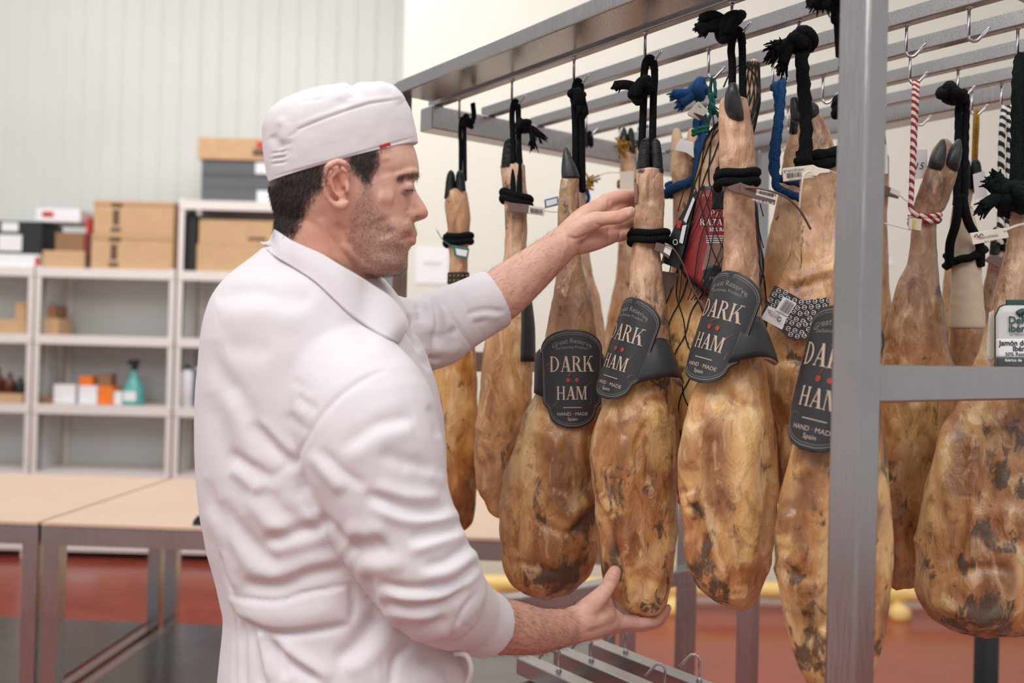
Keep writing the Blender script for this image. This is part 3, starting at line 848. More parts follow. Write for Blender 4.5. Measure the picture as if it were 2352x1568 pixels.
def ropes(hook, xa, ya, d, parent, mat, r=.0045, gap=.012, twist=0, tw=0, name='rope', dback=.004, cross=False, x2=None):
    """a doubled cord from the hook crook down to pixel (xa,ya)"""
    for s in (-1, 1):
        e = P((xa if s < 0 or x2 is None else x2)+(s*gap/2/d*F if x2 is None else 0), ya, d+dback)
        t0 = hook+Vector((0, 0, .004))
        pts = [t0, t0+Vector((s*gap*.35, 0, -.006)), t0+Vector((s*gap*.5, 0, -.025)), t0.lerp(e, .4)+Vector((s*gap*.25, 0, 0)), t0.lerp(e, .75)+Vector((s*gap*.1, 0, 0)), e]
        Q = smooth_path(pts, 6)
        MB().tube(Q, r, 10, True, twist, tw).mk(name, mat, parent, True)
    b = MB(); b.tube(smooth_path([hook+Vector((-gap*.5, 0, -.012)), hook+Vector((-gap*.35, 0, .003)), hook+Vector((0, 0, .009)), hook+Vector((gap*.35, 0, .003)), hook+Vector((gap*.5, 0, -.012))], 4), r, 10, True, twist, tw)
    b.mk('rope_loop', mat, parent, True)
def smooth_path(pts, sub=6):
    A = np.array([list(p) for p in pts], float); t = np.arange(len(A)); q = np.linspace(0, len(A)-1, (len(A)-1)*sub+1)
    out = np.zeros((len(q), 3)); n = len(A)
    for j, x in enumerate(q):
        i = min(int(x), n-2); f = x-i
        p0 = A[max(i-1, 0)]; p1 = A[i]; p2 = A[i+1]; p3 = A[min(i+2, n-1)]
        out[j] = .5*((2*p1)+(-p0+p2)*f+(2*p0-5*p1+4*p2-p3)*f*f+(-p0+3*p1-3*p2+p3)*f**3)
    return [Vector(p) for p in out]
def wrap(cx, cy, wpx, d, parent, mat, r=.005, turns=2, tilt=0, k=.8, twist=0, tw=0, name='rope_wrap', pitch=1.75):
    hw = wpx/2/F*d+r*.6; hd = wpx/2/F*d*k+r*.6; c = P(cx, cy, d); pts = []
    n = int(28*turns)
    for i in range(n+1):
        a = -2.6+2*math.pi*turns*i/n
        z = r*pitch*(turns/2-turns*i/n)+.0015*math.sin(3*a)
        pts.append(c+Vector((hw*math.cos(a), -hd*math.sin(a), z-tilt*hw*math.cos(a))))
    MB().tube(pts, r, 10, True, twist, tw).mk(name, mat, parent, True)
def knot(cx, cy, d, size, tail, parent, mat, r=.0045, seed=1, fray=14, frlen=.014):
    """lumpy knot with a frayed tail; tail: list of px offsets"""
    rnd = random.Random(seed); c = P(cx, cy, d); b = MB()
    for j in range(3):
        ax = Vector((rnd.uniform(-1, 1), rnd.uniform(-.4, .4), rnd.uniform(-1, 1))).normalized(); u = ax.orthogonal().normalized(); w_ = ax.cross(u)
        R_ = size*(.42+.12*j)
        pts = [c+(u*math.cos(a)+w_*math.sin(a))*R_+ax*math.sin(2*a)*R_*.25 for a in np.linspace(0, 5.9, 22)]
        b.tube(pts, r*1.05, 9)
    b.tube([c-Vector((0, 0, size*.5)), c, c+Vector((0, 0, size*.45))], [r, size*.42, r], 10)
    o = b.mk('knot', mat, parent, True)
    if tail:
        b = MB()
        for tl in (tail if isinstance(tail[0], (list,)) else [tail]):
            pts = [c]+[P(cx+x, cy+y, d-.004) for x, y in tl]
            q = smooth_path(pts, 5); b.tube(q, r, 9)
            e = q[-1]; dr = (q[-1]-q[-3]).normalized()
            for i in range(fray):
                v = (dr+Vector((rnd.uniform(-.7, .7), rnd.uniform(-.7, .7), rnd.uniform(-.9, .5)))).normalized()
                m_ = e+Vector((rnd.uniform(-r, r)*.7, 0, rnd.uniform(-r, r)*.7))-dr*.004
                b.tube([m_, m_+v*frlen*rnd.uniform(.4, 1)*.6+Vector((0, 0, -.001)), m_+v*frlen*rnd.uniform(.6, 1.1)+Vector((0, 0, -.003))], [r*.3, r*.22, r*.1], 5)
        b.mk('frayed_end', mat, parent, True)
def ham_thing(key, label, group='cured hams hanging on the rack'):
    h = HOOK[key]
    return thing('cured_ham', label, 'ham', h.copy(), group)
def spl(o, pts_px, r, mat, parent, name='seal_strap'):
    MB().tube(smooth_path([P(*q) for q in pts_px], 5), r, 7).mk(name, mat, parent, True)

# ---- DARK HAM label: u,v in metres on a cylinder
def label_outline(v, W=1.0):
    """half width (px of the frontal label) at v px below its top"""
    if v <= 45: w = 72*math.sqrt(max(0, 1-((45-v)/45)**2))
    elif v <= 165: w = 72-4*(v-45)/120
    elif v <= 178: w = 68-14*((v-165)/13)**.6
    else: w = 54*math.sqrt(max(0, 1-((v-178)/40)**2))
    return w
def dark_label(parent, cx, cy, d, tilt, Rr, Ry, phi0, text_rot=0, scale=1.0, bulge=0):
    PX = 1.658/F*scale
    c = P(cx, cy, d); A = Vector((math.sin(tilt), 0, math.cos(tilt))); Rt = Vector((math.cos(tilt), 0, -math.sin(tilt)))
    def f(u, v, off=0):           # u right, v up, metres
        ph = phi0+u/Rr
        return c+A*v+Rt*((Rr+off)*math.sin(ph))+Vector((0, -1, 0))*((Ry+off)*math.cos(ph))
    def sheet(off, inset, nrow=60, ncol=26):
        V = []; 
        for i in range(nrow+1):
            vv = .8+(218-1.6)*i/nrow; w = label_outline(vv)*inset
            for j in range(ncol+1): V.append(f((-w+2*w*j/ncol)*PX, (109-vv)*inset*PX, off))
        F_ = [(i*(ncol+1)+j, (i+1)*(ncol+1)+j, (i+1)*(ncol+1)+j+1, i*(ncol+1)+j+1) for i in range(nrow) for j in range(ncol)]
        return V, F_
    V, Fc = sheet(0, 1); o = mk('paper_label', V, Fc, M['label_dark'], parent, True)
    s = o.modifiers.new('s', 'SOLIDIFY'); s.thickness = .0008; s.offset = -1
    b = MB()
    for ins, th in ((.935, .012), (.90, .007)):
        pts = [(label_outline(1+216*i/70), 1+216*i/70) for i in range(71)]
        loop = pts+[(-a, q) for a, q in reversed(pts)]
        n = len(loop); V = []
        for a, q in loop:
            for kk in (ins, ins+th): V.append(f(a*kk*PX, (109-q)*kk*PX, .0008))
        b.add(V, [(2*i, 2*i+1, (2*i+3) % (2*n), (2*i+2) % (2*n)) for i in range(n)])
    b.mk('border_line', M['label_line'], o)
    def put(VF, x, y, mat, name, arc=0, sy=1.0, off=.0009):
        V2, F2 = VF; b = MB()
        if len(V2) == 0: return
        out = []
        for q in V2:
            u, v = q[0], q[1]*sy
            if arc: v -= (u*u)/arc
            out.append(f((u+x)*PX, v*PX+(109-y)*PX, off))
        b.add(out, F2); b.mk(name, mat, o)
    def cond(VF, k): return (VF[0]*np.array([k, 1, 1]), VF[1])
    put(cond(serif('DARK', 34, .05), .76), 0, 93, M['label_ink'], 'lettering')
    put(cond(serif('HAM', 29, .03), .78), 0, 154, M['label_ink'], 'lettering')
    put(text_geo('Great Reserve', 15), 0, 30, M['label_line'], 'lettering', arc=150)
    put(text_geo('- Exclusively Product -', 9), 0, 42, M['label_line'], 'lettering', arc=400)
    put(text_geo('HAND · MADE', 10.5), 0, 189, M['label_ink'], 'lettering')
    put(text_geo('Spain', 10.5), 0, 200, M['label_ink'], 'lettering')
    q = [(-20+4*i, j*1.5, 0) for i in range(11) for j in (0, 1)]
    put((np.array(q), [(2*i, 2*i+2, 2*i+3, 2*i+1) for i in range(10)]), 0, 172, M['label_ink'], 'rule_line')
    b_v = []; b_f = []
    for cxx in (-9, 10):
        o_ = len(b_v); b_v += [(cxx+4.4*math.cos(a), 4.8*math.sin(a), 0) for a in np.linspace(0, 6.283, 15)[:-1]]; b_f.append(tuple(range(o_, o_+14)))
    put((np.array(b_v), b_f), 0, 111, M['label_red'], 'cherries')
    rnd = random.Random(int(cx))
    for (x0, y0, an, L) in ((-60, 30, .3, 36), (-52, 22, 1.0, 22), (-8, 6, 1.2, 20), (-2, 14, .2, 14), (30, -20, .9, 22), (40, -55, 1.3, 18), (-66, 8, .8, 20), (-45, -60, .5, 24)):
        x, y, a = x0, y0, an; sv = []
        for k in range(7):
            w_ = 1.1-.13*k; sv += [(x-math.sin(a)*w_, y+math.cos(a)*w_, 0), (x+math.sin(a)*w_, y-math.cos(a)*w_, 0)]
            x, y = x+math.cos(a)*L/6, y+math.sin(a)*L/6; a += rnd.uniform(-.6, .6)
        put((np.array(sv), [(2*i, 2*i+1, 2*i+3, 2*i+2) for i in range(6)]), 0, 109, M['label_faint'], 'branch_print', off=.0006)
    return f
def band(parent, top, bot, name='label_band', mat='label_dark', n=18):
    A = smooth_path([P(*q) for q in top], 6); B = smooth_path([P(*q) for q in bot], 6); m = min(len(A), len(B))
    V = []
    for i in range(m):
        for j in range(7): V.append(A[i].lerp(B[i], j/6)-Vector((0, .004*math.sin(math.pi*j/6), 0)))
    o = mk(name, V, [(i*7+j, (i+1)*7+j, (i+1)*7+j+1, i*7+j+1) for i in range(m-1) for j in range(6)], M[mat], parent, True)
    s = o.modifiers.new('s', 'SOLIDIFY'); s.thickness = .0008
    return o
def sealtag(parent, poly, d, mat, sticker=None, bars=None, th=.004, text=None, name='seal_tag'):
    o = plate(poly, d, th, mat, name, parent, bevel=.0008)
    dd = min(d) if hasattr(d, '__len__') else d
    if sticker: plate(sticker, dd-.0006, .0006, M['white'], 'sticker', o)
    if bars:
        (x0, y0), (x1, y1), (x2, y2) = bars; rnd = random.Random(int(x0)); b = MB(); q = 0
        while q < .97:
            w = rnd.choice((.02, .03, .05)); ex, ey = x1-x0, y1-y0; fx, fy = x2-x0, y2-y0
            V = [P(x0+ex*a+fx*e, y0+ey*a+fy*e, dd-.0016) for a, e in ((q, 0), (min(q+w, 1), 0), (min(q+w, 1), 1), (q, 1))]
            b.add(V, [(0, 1, 2, 3)]); q += w+rnd.choice((.02, .035))
        b.mk('barcode', M['ink'], o)
    if text:
        for s, x, y, sz, ang, m in text:
            V, Fc = text_geo(s, sz); ca, sa = math.cos(ang), math.sin(ang)
            if len(V): mk('lettering', [P(x+a*ca-b_*sa, y-(a*sa+b_*ca), dd-.0016) for a, b_, _ in V], Fc, M[m], o)
    return o

BK = M['black_rope']
# --- A1
d = at(1056, 0)
t = ham_thing('A1', 'slim orange brown ham nearest the far end of the rack, teal tag and dotted band')
T_ = [(432, 1026, 1070), (470, 1022, 1078), (500, 1026, 1080), (530, 1030, 1078), (560, 1031, 1076), (600, 1033, 1074), (650, 1030, 1076), (700, 1022, 1080), (760, 1008, 1086), (820, 998, 1092), (900, 990, 1096), (1000, 990, 1098), (1080, 1000, 1100), (1150, 1010, 1094), (1195, 1030, 1086), (1218, 1050, 1078)]
ham_body(T_, d, ham_mat('ham_skin_1', 1, -.12, .2, .5, 1.15, .1, .3), t, 1, 48, 100)
hoof(1046, 390, 455, 50, d, t)
ropes(HOOK['A1'], 1063, 415, d+.01, t, BK, .0042, .009)
knot(1074, 280, d-.01, .018, [[(14, -8), (12, -42)]], t, BK, .005, 3, 5)
wrap(1053, 548, 50, d, t, BK, .0065, 2)
sealtag(t, [(1038, 562), (1078, 570), (1074, 595), (1044, 588)], d-.03, M['tag_teal'], [(1046, 570), (1074, 575), (1071, 589), (1049, 585)])
spl(0, [(1040, 566, d-.03), (1018, 552, d-.03), (1003, 528, d-.03)], .0009, M['tag_teal'], t)
wr = loft(hrows([(626, 1028, 1078), (651, 1027, 1079)], d, .8), 40, 4)
bo = mk('dotted_band', wr.reshape(-1, 3), grid_faces(4, 40, True, False), M['black'], t, True)
b = MB()
for i in range(5):
    for j in range(2):
        c = P(1034+i*9.5, 633+j*11, d-.0215+.004*abs(i-2)/2); b.tube([c, c-Vector((0, .001, 0))], .0022, 6)
b.mk('gold_dots', M['yellow_rope'], bo)
# --- A2
d = at(1177, 0)
t = ham_thing('A2', 'long pale tan ham with black side band, second from far end of rack')
T_ = [(372, 1150, 1204), (420, 1152, 1210), (460, 1158, 1212), (500, 1160, 1210), (560, 1158, 1210), (620, 1152, 1212), (700, 1135, 1218), (760, 1118, 1222), (850, 1104, 1222), (950, 1098, 1218), (1050, 1097, 1210), (1110, 1100, 1196), (1150, 1114, 1180), (1190, 1130, 1168)]
ham_body(T_, d, ham_mat('ham_skin_2', 2, .02, .25, .6, .95, .3, .2), t, 2, 56, 110, eb=20)
hoof(1176, 318, 385, 50, d, t, .6)
ropes(HOOK['A2'], 1186, 455, d-.025, t, BK, .0052, .012)
knot(1200, 290, d-.01, .020, [[(22, 5), (40, 20)], [(20, 12), (24, 34)]], t, BK, .006, 5, 26, .02)
wrap(1186, 455, 56, d, t, BK, .0065, 2, .35)
sealtag(t, [(1166, 464), (1214, 470), (1212, 490), (1168, 486)], d-.034, M['tag_brown'])
sealtag(t, [(1214, 471), (1252, 476), (1250, 495), (1212, 490)], d-.032, M['tag_white'], None, [(1218, 477), (1247, 481), (1218, 488)])
spl(0, [(1250, 484, d-.032), (1275, 487, d), (1300, 486, d+.03)], .0008, M['tag_white'], t)
sealtag(t, [(1250, 458), (1282, 450), (1284, 470), (1252, 478)], d-.02, M['tag_blue'], [(1254, 461), (1279, 455), (1280, 467), (1256, 474)])
wr = loft(hrows([(690, 1136, 1220), (760, 1120, 1227), (830, 1110, 1228)], d, .76), 40, 10)
k0 = wr.copy(); A_ = [i for i in range(40) if math.cos(2*math.pi*i/40) > .35]
A_ = sorted(A_, key=lambda i: (i+20) % 40); m_ = len(A_)
V = [k0[r, i]*1 for r in range(10) for i in A_]
o = mk('label_band', V, [(r*m_+j, (r+1)*m_+j, (r+1)*m_+j+1, r*m_+j+1) for r in range(9) for j in range(m_-1)], M['label_dark'], t, True)
s = o.modifiers.new('s', 'SOLIDIFY'); s.thickness = .004; s.offset = 0
# --- A3
d = at(1320, 0)
t = ham_thing('A3', 'ham with front facing black DARK HAM label, left of the ham in hand')
T_ = [(405, 1290, 1331), (450, 1285, 1330), (500, 1281, 1330), (550, 1283, 1332), (600, 1281, 1336), (650, 1276, 1348), (700, 1266, 1362), (750, 1258, 1368), (800, 1250, 1372), (860, 1244, 1376), (900, 1232, 1378), (940, 1216, 1380), (1000, 1192, 1384), (1050, 1175, 1386), (1100, 1162, 1386), (1160, 1154, 1384), (1220, 1152, 1378), (1270, 1155, 1370), (1310, 1163, 1356), (1340, 1180, 1336), (1362, 1204, 1306), (1378, 1230, 1280)]
SC3 = [([(1400, 1130), (1345, 1178), (1318, 1216), (1296, 1226), (1250, 1205), (1225, 1190)], 10, -.006), ([(1370, 1120), (1330, 1165), (1300, 1195)], 24, .008), ([(1300, 700), (1285, 800)], 10, -.004),
       ([(1240, 1000), (1236, 1100), (1252, 1190)], 12, -.005), ([(1280, 990), (1276, 1120)], 16, .005), ([(1170, 1290), (1230, 1300), (1290, 1320)], 10, -.004), ([(1330, 1000), (1335, 1100)], 14, .004)]
ham_body(T_, d, ham_mat('ham_skin_3', 3, -.08, .6, .8, 1.02, .1, .3, .45), t, 3, 110, 240, .62, 8, 22, 1, None, SC3, {'mold': [([(1395, 1140), (1350, 1190), (1310, 1228), (1290, 1218)], 14, 1.2), ([(1175, 1310), (1220, 1330), (1290, 1330), (1340, 1310)], 26, 1.2), ([(1230, 1360), (1280, 1350)], 20, 1), ([(1290, 1000), (1320, 1080)], 26, .4), ([(1290, 700), (1290, 730)], 10, 1), ([(1345, 700), (1345, 720)], 6, 1.5), ([(1350, 1250), (1345, 1300)], 30, .5), ([(1260, 1200), (1230, 1185)], 8, 1)],
 'brn': [([(1290, 980), (1285, 1100), (1290, 1180)], 36, .8), ([(1300, 620), (1290, 760)], 16, .8), ([(1200, 1300), (1320, 1290)], 46, .8), ([(1310, 500), (1310, 560)], 16, .6)], 'yel': [([(1195, 1000), (1180, 1120)], 14, .6), ([(1300, 1160), (1340, 1140)], 22, .8), ([(1375, 1200), (1370, 1290)], 12, .7)]})
g = loft([(1296, 338, 1302, 338, .004, d), (1291, 365, 1316, 365, .010, d), (1289, 395, 1329, 395, .013, d), (1290, 410, 1333, 410, .0135, d)], 30, 30, 4, 2)
mk('hoof', g.reshape(-1, 3), grid_faces(g.shape[0], 30), M['hoof'], t, True)
g = loft([(1318, 440, 1326, 440, .004, d-.004), (1318, 455, 1330, 455, .006, d-.004), (1315, 480, 1331, 480, .006, d-.002)], 16, 12, 4, 4)
mk('dewclaw', g.reshape(-1, 3), grid_faces(g.shape[0], 16), M['label_back'], t, True)
ropes(HOOK['A3'], 1330, 440, d+.010, t, BK, .0058, .012)
knot(1328, 225, d-.01, .022, [[(12, 14), (16, 38)], [(4, 16), (4, 34)]], t, BK, .0062, 7, 14, .008)
f3 = dark_label(t, 1310, 868, d, -.035, .088, .050, 0)
band(t, [(1240, 800, d-.036), (1231, 810, d-.02), (1228, 815, d+.0)], [(1258, 915, d-.036), (1232, 905, d-.03), (1226, 902, d-.005)])
band(t, [(1372, 800, d-.032), (1388, 820, d-.018), (1394, 850, d)], [(1378, 880, d-.032), (1400, 884, d-.018), (1408, 888, d)])
# --- A4, the ham held by the man
d = at(1484, 0); D4 = d
t = ham_thing('A4', 'sharply seen ham held by the man, his hands at its shank and lower end')
T_ = [(385, 1461, 1523), (430, 1460, 1524), (480, 1457, 1525), (520, 1455, 1525), (545, 1456, 1519), (570, 1452, 1515), (620, 1449, 1521), (680, 1447, 1527), (740, 1444, 1532), (800, 1436, 1536), (850, 1424, 1542), (900, 1402, 1548), (950, 1378, 1554), (1000, 1364, 1559), (1060, 1358, 1560), (1110, 1360, 1557), (1145, 1366, 1553), (1165, 1368, 1553), (1200, 1372, 1554), (1250, 1376, 1551), (1300, 1382, 1548), (1345, 1393, 1543), (1380, 1412, 1534), (1402, 1436, 1522), (1417, 1462, 1508)]
SC4 = [([(1488, 960), (1462, 1020), (1460, 1080)], 7, -.006), ([(1480, 1000), (1488, 1040), (1486, 1110)], 6, -.006), ([(1368, 1130), (1400, 1225), (1420, 1290), (1430, 1360)], 9, -.008),
       ([(1510, 880), (1500, 960), (1520, 1060), (1530, 1200)], 26, .008), ([(1385, 1130), (1400, 1180)], 20, .008), ([(1440, 1150), (1470, 1260), (1500, 1350)], 14, -.004), ([(1400, 980), (1395, 1080)], 16, -.004),
       ([(1430, 1000), (1425, 1110)], 14, .005), ([(1530, 900), (1545, 960)], 8, -.004), ([(1492, 400), (1492, 470)], 5, -.003), ([(1475, 930), (1505, 915), (1530, 930)], 8, -.005), ([(1525, 1230), (1510, 1330), (1480, 1400)], 16, .005)]
ham_body(T_, d, ham_mat('ham_skin_4', 4, .03, .55, .9, 1, .45, .35), t, 4, 120, 280, .74, 6, 22, 1, None, SC4, {'mold': [([(1385, 1060), (1420, 1160), (1430, 1200)], 16, .8), ([(1400, 1230), (1425, 1330), (1440, 1390)], 14, 1), ([(1470, 1390), (1500, 1400)], 14, 1.3), ([(1520, 975)], 12, 1.2), ([(1385, 960), (1375, 1010)], 12, .6), ([(1500, 860), (1520, 900)], 16, .9), ([(1490, 930), (1440, 960)], 14, .5), ([(1470, 1180), (1500, 1260)], 20, .5)],
 'yel': [([(1505, 920), (1520, 1000), (1530, 1080)], 22, .9), ([(1535, 1120), (1535, 1300)], 14, .7), ([(1390, 1140), (1410, 1190)], 24, 1), ([(1500, 1330), (1490, 1400)], 16, .8), ([(1440, 1300), (1460, 1360)], 14, .5)], 'brn': [([(1430, 940), (1430, 1060)], 24, .5), ([(1440, 1180), (1480, 1300)], 22, .5), ([(1490, 500), (1490, 520)], 22, .4), ([(1405, 1220), (1420, 1290)], 12, .7)]})
hoof(1493, 317, 398, 60, d, t, .52)
g = loft([(1458, 418, 1462, 418, .003, d-.006), (1457, 440, 1466, 440, .006, d-.006), (1457, 470, 1468, 470, .004, d-.004)], 14, 12, 4, 4)
mk('dewclaw', g.reshape(-1, 3), grid_faces(g.shape[0], 14), M['label_back'], t, True)
ropes(HOOK['A4'], 1486, 345, d+.004, t, BK, .0058, .017)
knot(1470, 205, d-.008, .026, [[(-30, -10), (-58, -8)]], t, BK, .0075, 11, 16, .006)
wrap(1490, 542, 74, d, t, BK, .0058, 2, .02)
dark_label(t, 1477, 818, d, .285, .0555, .056, math.radians(-51), scale=.98)
band(t, [(1500, 779, d-.050), (1515, 776, d-.046), (1530, 779, d-.036), (1536, 782, d-.015)], [(1462, 880, d-.056), (1502, 870, d-.062), (1545, 866, d-.056), (1571, 880, d-.03)])
band(t, [(1545, 866, d-.053), (1558, 868, d-.045), (1570, 879, d-.03)], [(1545, 869, d-.053), (1556, 884, d-.045), (1562, 888, d-.03)], 'label_flap', 'label_back')
sealtag(t, [(1507, 556), (1530, 562), (1524, 582), (1503, 575)], d-.026, M['tag_brown'])
sealtag(t, [(1528, 556), (1546, 566), (1536, 594), (1520, 582)], d-.027, M['tag_brown'], [(1530, 559), (1545, 567), (1538, 587), (1524, 578)])
spl(0, [(1526, 562, d-.03), (1546, 570, d-.032), (1568, 605, d-.028), (1590, 660, d-.02), (1623, 722, d-.02)], .0011, M['tag_brown'], t)
# --- A5
d = at(1684, 0); D5 = d
t = ham_thing('A5', 'large golden ham right of the held one, DARK HAM label and brown seal')
T_ = [(222, 1656, 1712), (260, 1651, 1722), (310, 1650, 1730), (360, 1650, 1734), (400, 1656, 1734), (440, 1664, 1733), (500, 1664, 1733), (560, 1663, 1738), (620, 1658, 1742), (680, 1652, 1745), (750, 1645, 1750), (820, 1632, 1756), (870, 1610, 1762), (920, 1590, 1770), (980, 1570, 1778), (1050, 1562, 1782), (1120, 1562, 1783), (1160, 1566, 1782), (1200, 1573, 1780), (1250, 1576, 1773), (1300, 1586, 1762), (1340, 1604, 1752), (1370, 1630, 1742), (1392, 1660, 1732), (1404, 1684, 1722)]
SC5 = [([(1565, 1120), (1600, 1185), (1580, 1240)], 10, -.008), ([(1640, 1000), (1630, 1100), (1660, 1250), (1690, 1350)], 14, -.007), ([(1700, 950), (1715, 1100), (1712, 1250), (1700, 1360)], 34, .010), ([(1600, 960), (1590, 1080)], 18, .006),
       ([(1620, 1220), (1650, 1330)], 12, -.004), ([(1580, 1130), (1590, 1160)], 14, .008), ([(1700, 250), (1700, 330)], 8, -.003), ([(1660, 900), (1700, 930), (1750, 940)], 10, -.004), ([(1760, 1050), (1765, 1200)], 8, -.003)]
ham_body(T_, d, ham_mat('ham_skin_5', 5, .06, .45, .7, 1, .75, .45), t, 12, 120, 280, .70, 8, 22, 1, None, SC5, {'mold': [([(1590, 1150), (1600, 1200)], 20, .9), ([(1600, 1220), (1640, 1330), (1680, 1390)], 20, 1), ([(1620, 1050), (1640, 1000)], 18, .7), ([(1590, 1290), (1620, 1350)], 22, .7), ([(1670, 1050)], 12, 1), ([(1755, 1060), (1758, 1110)], 10, .9), ([(1715, 870), (1745, 900)], 16, .8), ([(1600, 900), (1590, 940)], 14, .4)],
 'yel': [([(1690, 920), (1720, 1000), (1740, 1150), (1720, 1300)], 44, 1.0), ([(1630, 930), (1680, 920)], 30, .8), ([(1690, 1340), (1700, 1390)], 24, .9), ([(1575, 1130), (1585, 1180)], 14, .8), ([(1650, 1200), (1690, 1300)], 16, .5)], 'brn': [([(1640, 960), (1640, 1100), (1660, 1200)], 30, .8), ([(1585, 1000), (1580, 1080)], 16, .4), ([(1690, 340), (1700, 380)], 26, .4)]})
rows = [(1676, 190, 1690, 190, .006, d-.020), (1666, 215, 1698, 215, .012, d-.018), (1664, 240, 1704, 240, .013, d-.016), (1672, 268, 1708, 268, .012, d-.013), (1684, 280, 1708, 280, .009, d-.010)]
g = loft(rows, 30, 30, 5, 4); mk('hoof', g.reshape(-1, 3), grid_faces(g.shape[0], 30), M['hoof'], t, True)
ropes(HOOK['A5'], 1694, 250, d+.004, t, BK, .0055, .016)
knot(1676, 58, d-.008, .030, [[(-36, -22), (-66, -14)], [(-30, -6), (-66, 16)], [(-20, 5), (-74, 4)]], t, BK, .0072, 13, 12, .008)
wrap(1693, 408, 78, d, t, BK, .0062, 2, .02, pitch=2.1)
dark_label(t, 1694, 773, d, .30, .0565, .060, math.radians(-51), scale=.98)
band(t, [(1712, 726, d-.052), (1728, 724, d-.047), (1744, 728, d-.036), (1750, 732, d-.015)], [(1672, 832, d-.060), (1712, 824, d-.064), (1755, 820, d-.056), (1788, 834, d-.03)])
band(t, [(1755, 820, d-.053), (1770, 823, d-.045), (1787, 833, d-.03)], [(1755, 824, d-.053), (1768, 832, d-.045), (1778, 838, d-.03)], 'label_flap', 'label_back')
sealtag(t, [(1672, 428), (1704, 418), (1706, 440), (1700, 446), (1674, 436)], d-.040, M['tag_brown'])
sealtag(t, [(1703, 420), (1784, 447), (1780, 470), (1722, 452), (1700, 444)], d-.044, M['tag_brown'], [(1739, 433), (1784, 443), (1781, 459), (1736, 447)], [(1745, 437), (1777, 445), (1744, 445)], .005, [('grupo disber', 1752, 461, 10, math.radians(180-14), 'white')])
spl(0, [(1712, 430, d-.045), (1750, 434, d-.05), (1800, 450, d-.045), (1835, 480, d-.035), (1862, 526, d-.02)], .0016, M['tag_brown'], t)
# --- A6, partly behind the near post
d = at(1912, 0); d6 = d-.0
t = ham_thing('A6', 'nearest brown ham half hidden by the upright post, blurred DARK HAM label')
T_ = [(150, 1928, 1995), (300, 1926, 1995), (500, 1924, 1996), (700, 1906, 1998), (800, 1880, 2005), (900, 1856, 2016), (1000, 1830, 2028), (1100, 1806, 2038), (1180, 1788, 2042), (1250, 1782, 2042), (1300, 1786, 2038), (1380, 1796, 2030), (1450, 1812, 2022), (1520, 1838, 2008), (1570, 1862, 1990), (1600, 1890, 1966)]
SC6 = [([(1860, 1080), (1840, 1180), (1870, 1280)], 14, -.006), ([(1810, 1170), (1800, 1260)], 20, .006), ([(1790, 1300), (1830, 1322), (1880, 1330)], 12, -.004), ([(1850, 1400), (1870, 1480)], 14, -.006), ([(1890, 1440), (1910, 1520)], 12, .006)]
ham_body(T_, d, ham_mat('ham_skin_6', 6, -.02, .65, .5, 1, .25, .6), t, 6, 90, 200, .62, 10, 24, 1, None, SC6, {'mold': [([(1880, 1160), (1876, 1210)], 18, 1.1), ([(1800, 1180), (1790, 1200)], 14, .9), ([(1800, 1320), (1850, 1330), (1880, 1340)], 18, .9), ([(1840, 1480), (1850, 1540)], 22, 1.1), ([(1870, 1430), (1905, 1540)], 18, 1), ([(1860, 1410)], 14, 1)], 'yel': [([(1795, 1230), (1820, 1270)], 22, .8), ([(1830, 1060), (1815, 1150)], 12, .5), ([(2030, 1050), (2036, 1200), (2028, 1400)], 16, .9), ([(1890, 1420), (1905, 1500)], 10, .7)], 'brn': [([(1850, 1080), (1860, 1180)], 36, .6), ([(1860, 1340), (1860, 1440)], 40, .6)]})
hoof(1962, 80, 160, 70, d, t)
ropes(HOOK['A6'], 1945, 130, d+.01, t, BK, .0058, .017)
knot(1894, -16, d-.02, .026, [[(-20, 18), (-28, 26)], [(0, 20), (6, 30)]], t, BK, .008, 17, 14, .01)
wrap(1962, 240, 70, d, t, BK, .006, 2)
dark_label(t, 1944, 885, d-.004, .22, .060, .060, math.radians(-46), scale=1.12)
# --- B1 netted shoulder
d = at(1630, .135); DB1 = d
t = ham_thing('B1', 'shoulder ham in black netting with maroon label, hanging on teal twine')
rows = [(1722, 135, 1742, 135), (1706, 165, 1742, 172), (1700, 210, 1744, 222), (1688, 250, 1738, 262), (1662, 270, 1730, 300), (1628, 310, 1712, 335), (1606, 370, 1712, 390), (1590, 440, 1722, 445), (1570, 520, 1738, 520), (1548, 600, 1748, 600), (1530, 680, 1752, 680), (1520, 760, 1752, 760), (1518, 850, 1750, 850), (1522, 950, 1745, 950), (1530, 1040, 1735, 1040), (1545, 1100, 1700, 1100), (1560, 1145, 1650, 1145)]
rows = [(a, b, c, e, abs(c-a)/2/F*d*.62, d) for a, b, c, e in rows]
gB = ham_body(None, d, ham_mat('ham_skin_7', 7, .05, .15, .35, 1.02, .75, .15), t, 7, 72, 150, rows=rows, eb=30, amp=.8, paint={'yel': [([(1560, 700), (1570, 850), (1570, 1000)], 36, 1)]})
nv_, nu_ = gB.shape[:2]; nB = grid_normals(gB)
def sample(u, v, off=.0015):
    a = (u % 1)*nu_; i = int(a); fa = a-i; b_ = min(max(v, 0), .9999)*(nv_-1); j = int(b_); fb = b_-j
    def q(G): return (G[j, i % nu_]*(1-fa)+G[j, (i+1) % nu_]*fa)*(1-fb)+(G[j+1, i % nu_]*(1-fa)+G[j+1, (i+1) % nu_]*fa)*fb
    return Vector(q(gB)+q(nB)*off)
b = MB(); NS = 14
for k in range(NS):
    for s in (-1, 1):
        pts = [sample(k/NS+s*(v**.8)*.62+.006*math.sin(v*60+k), .04+v*.93, .0018) for v in np.linspace(0, 1, 90)]
        b.tube(pts, .0011, 5)
b.mk('netting', M['net'], t, True)
hk = HOOK['B1']
b = MB()
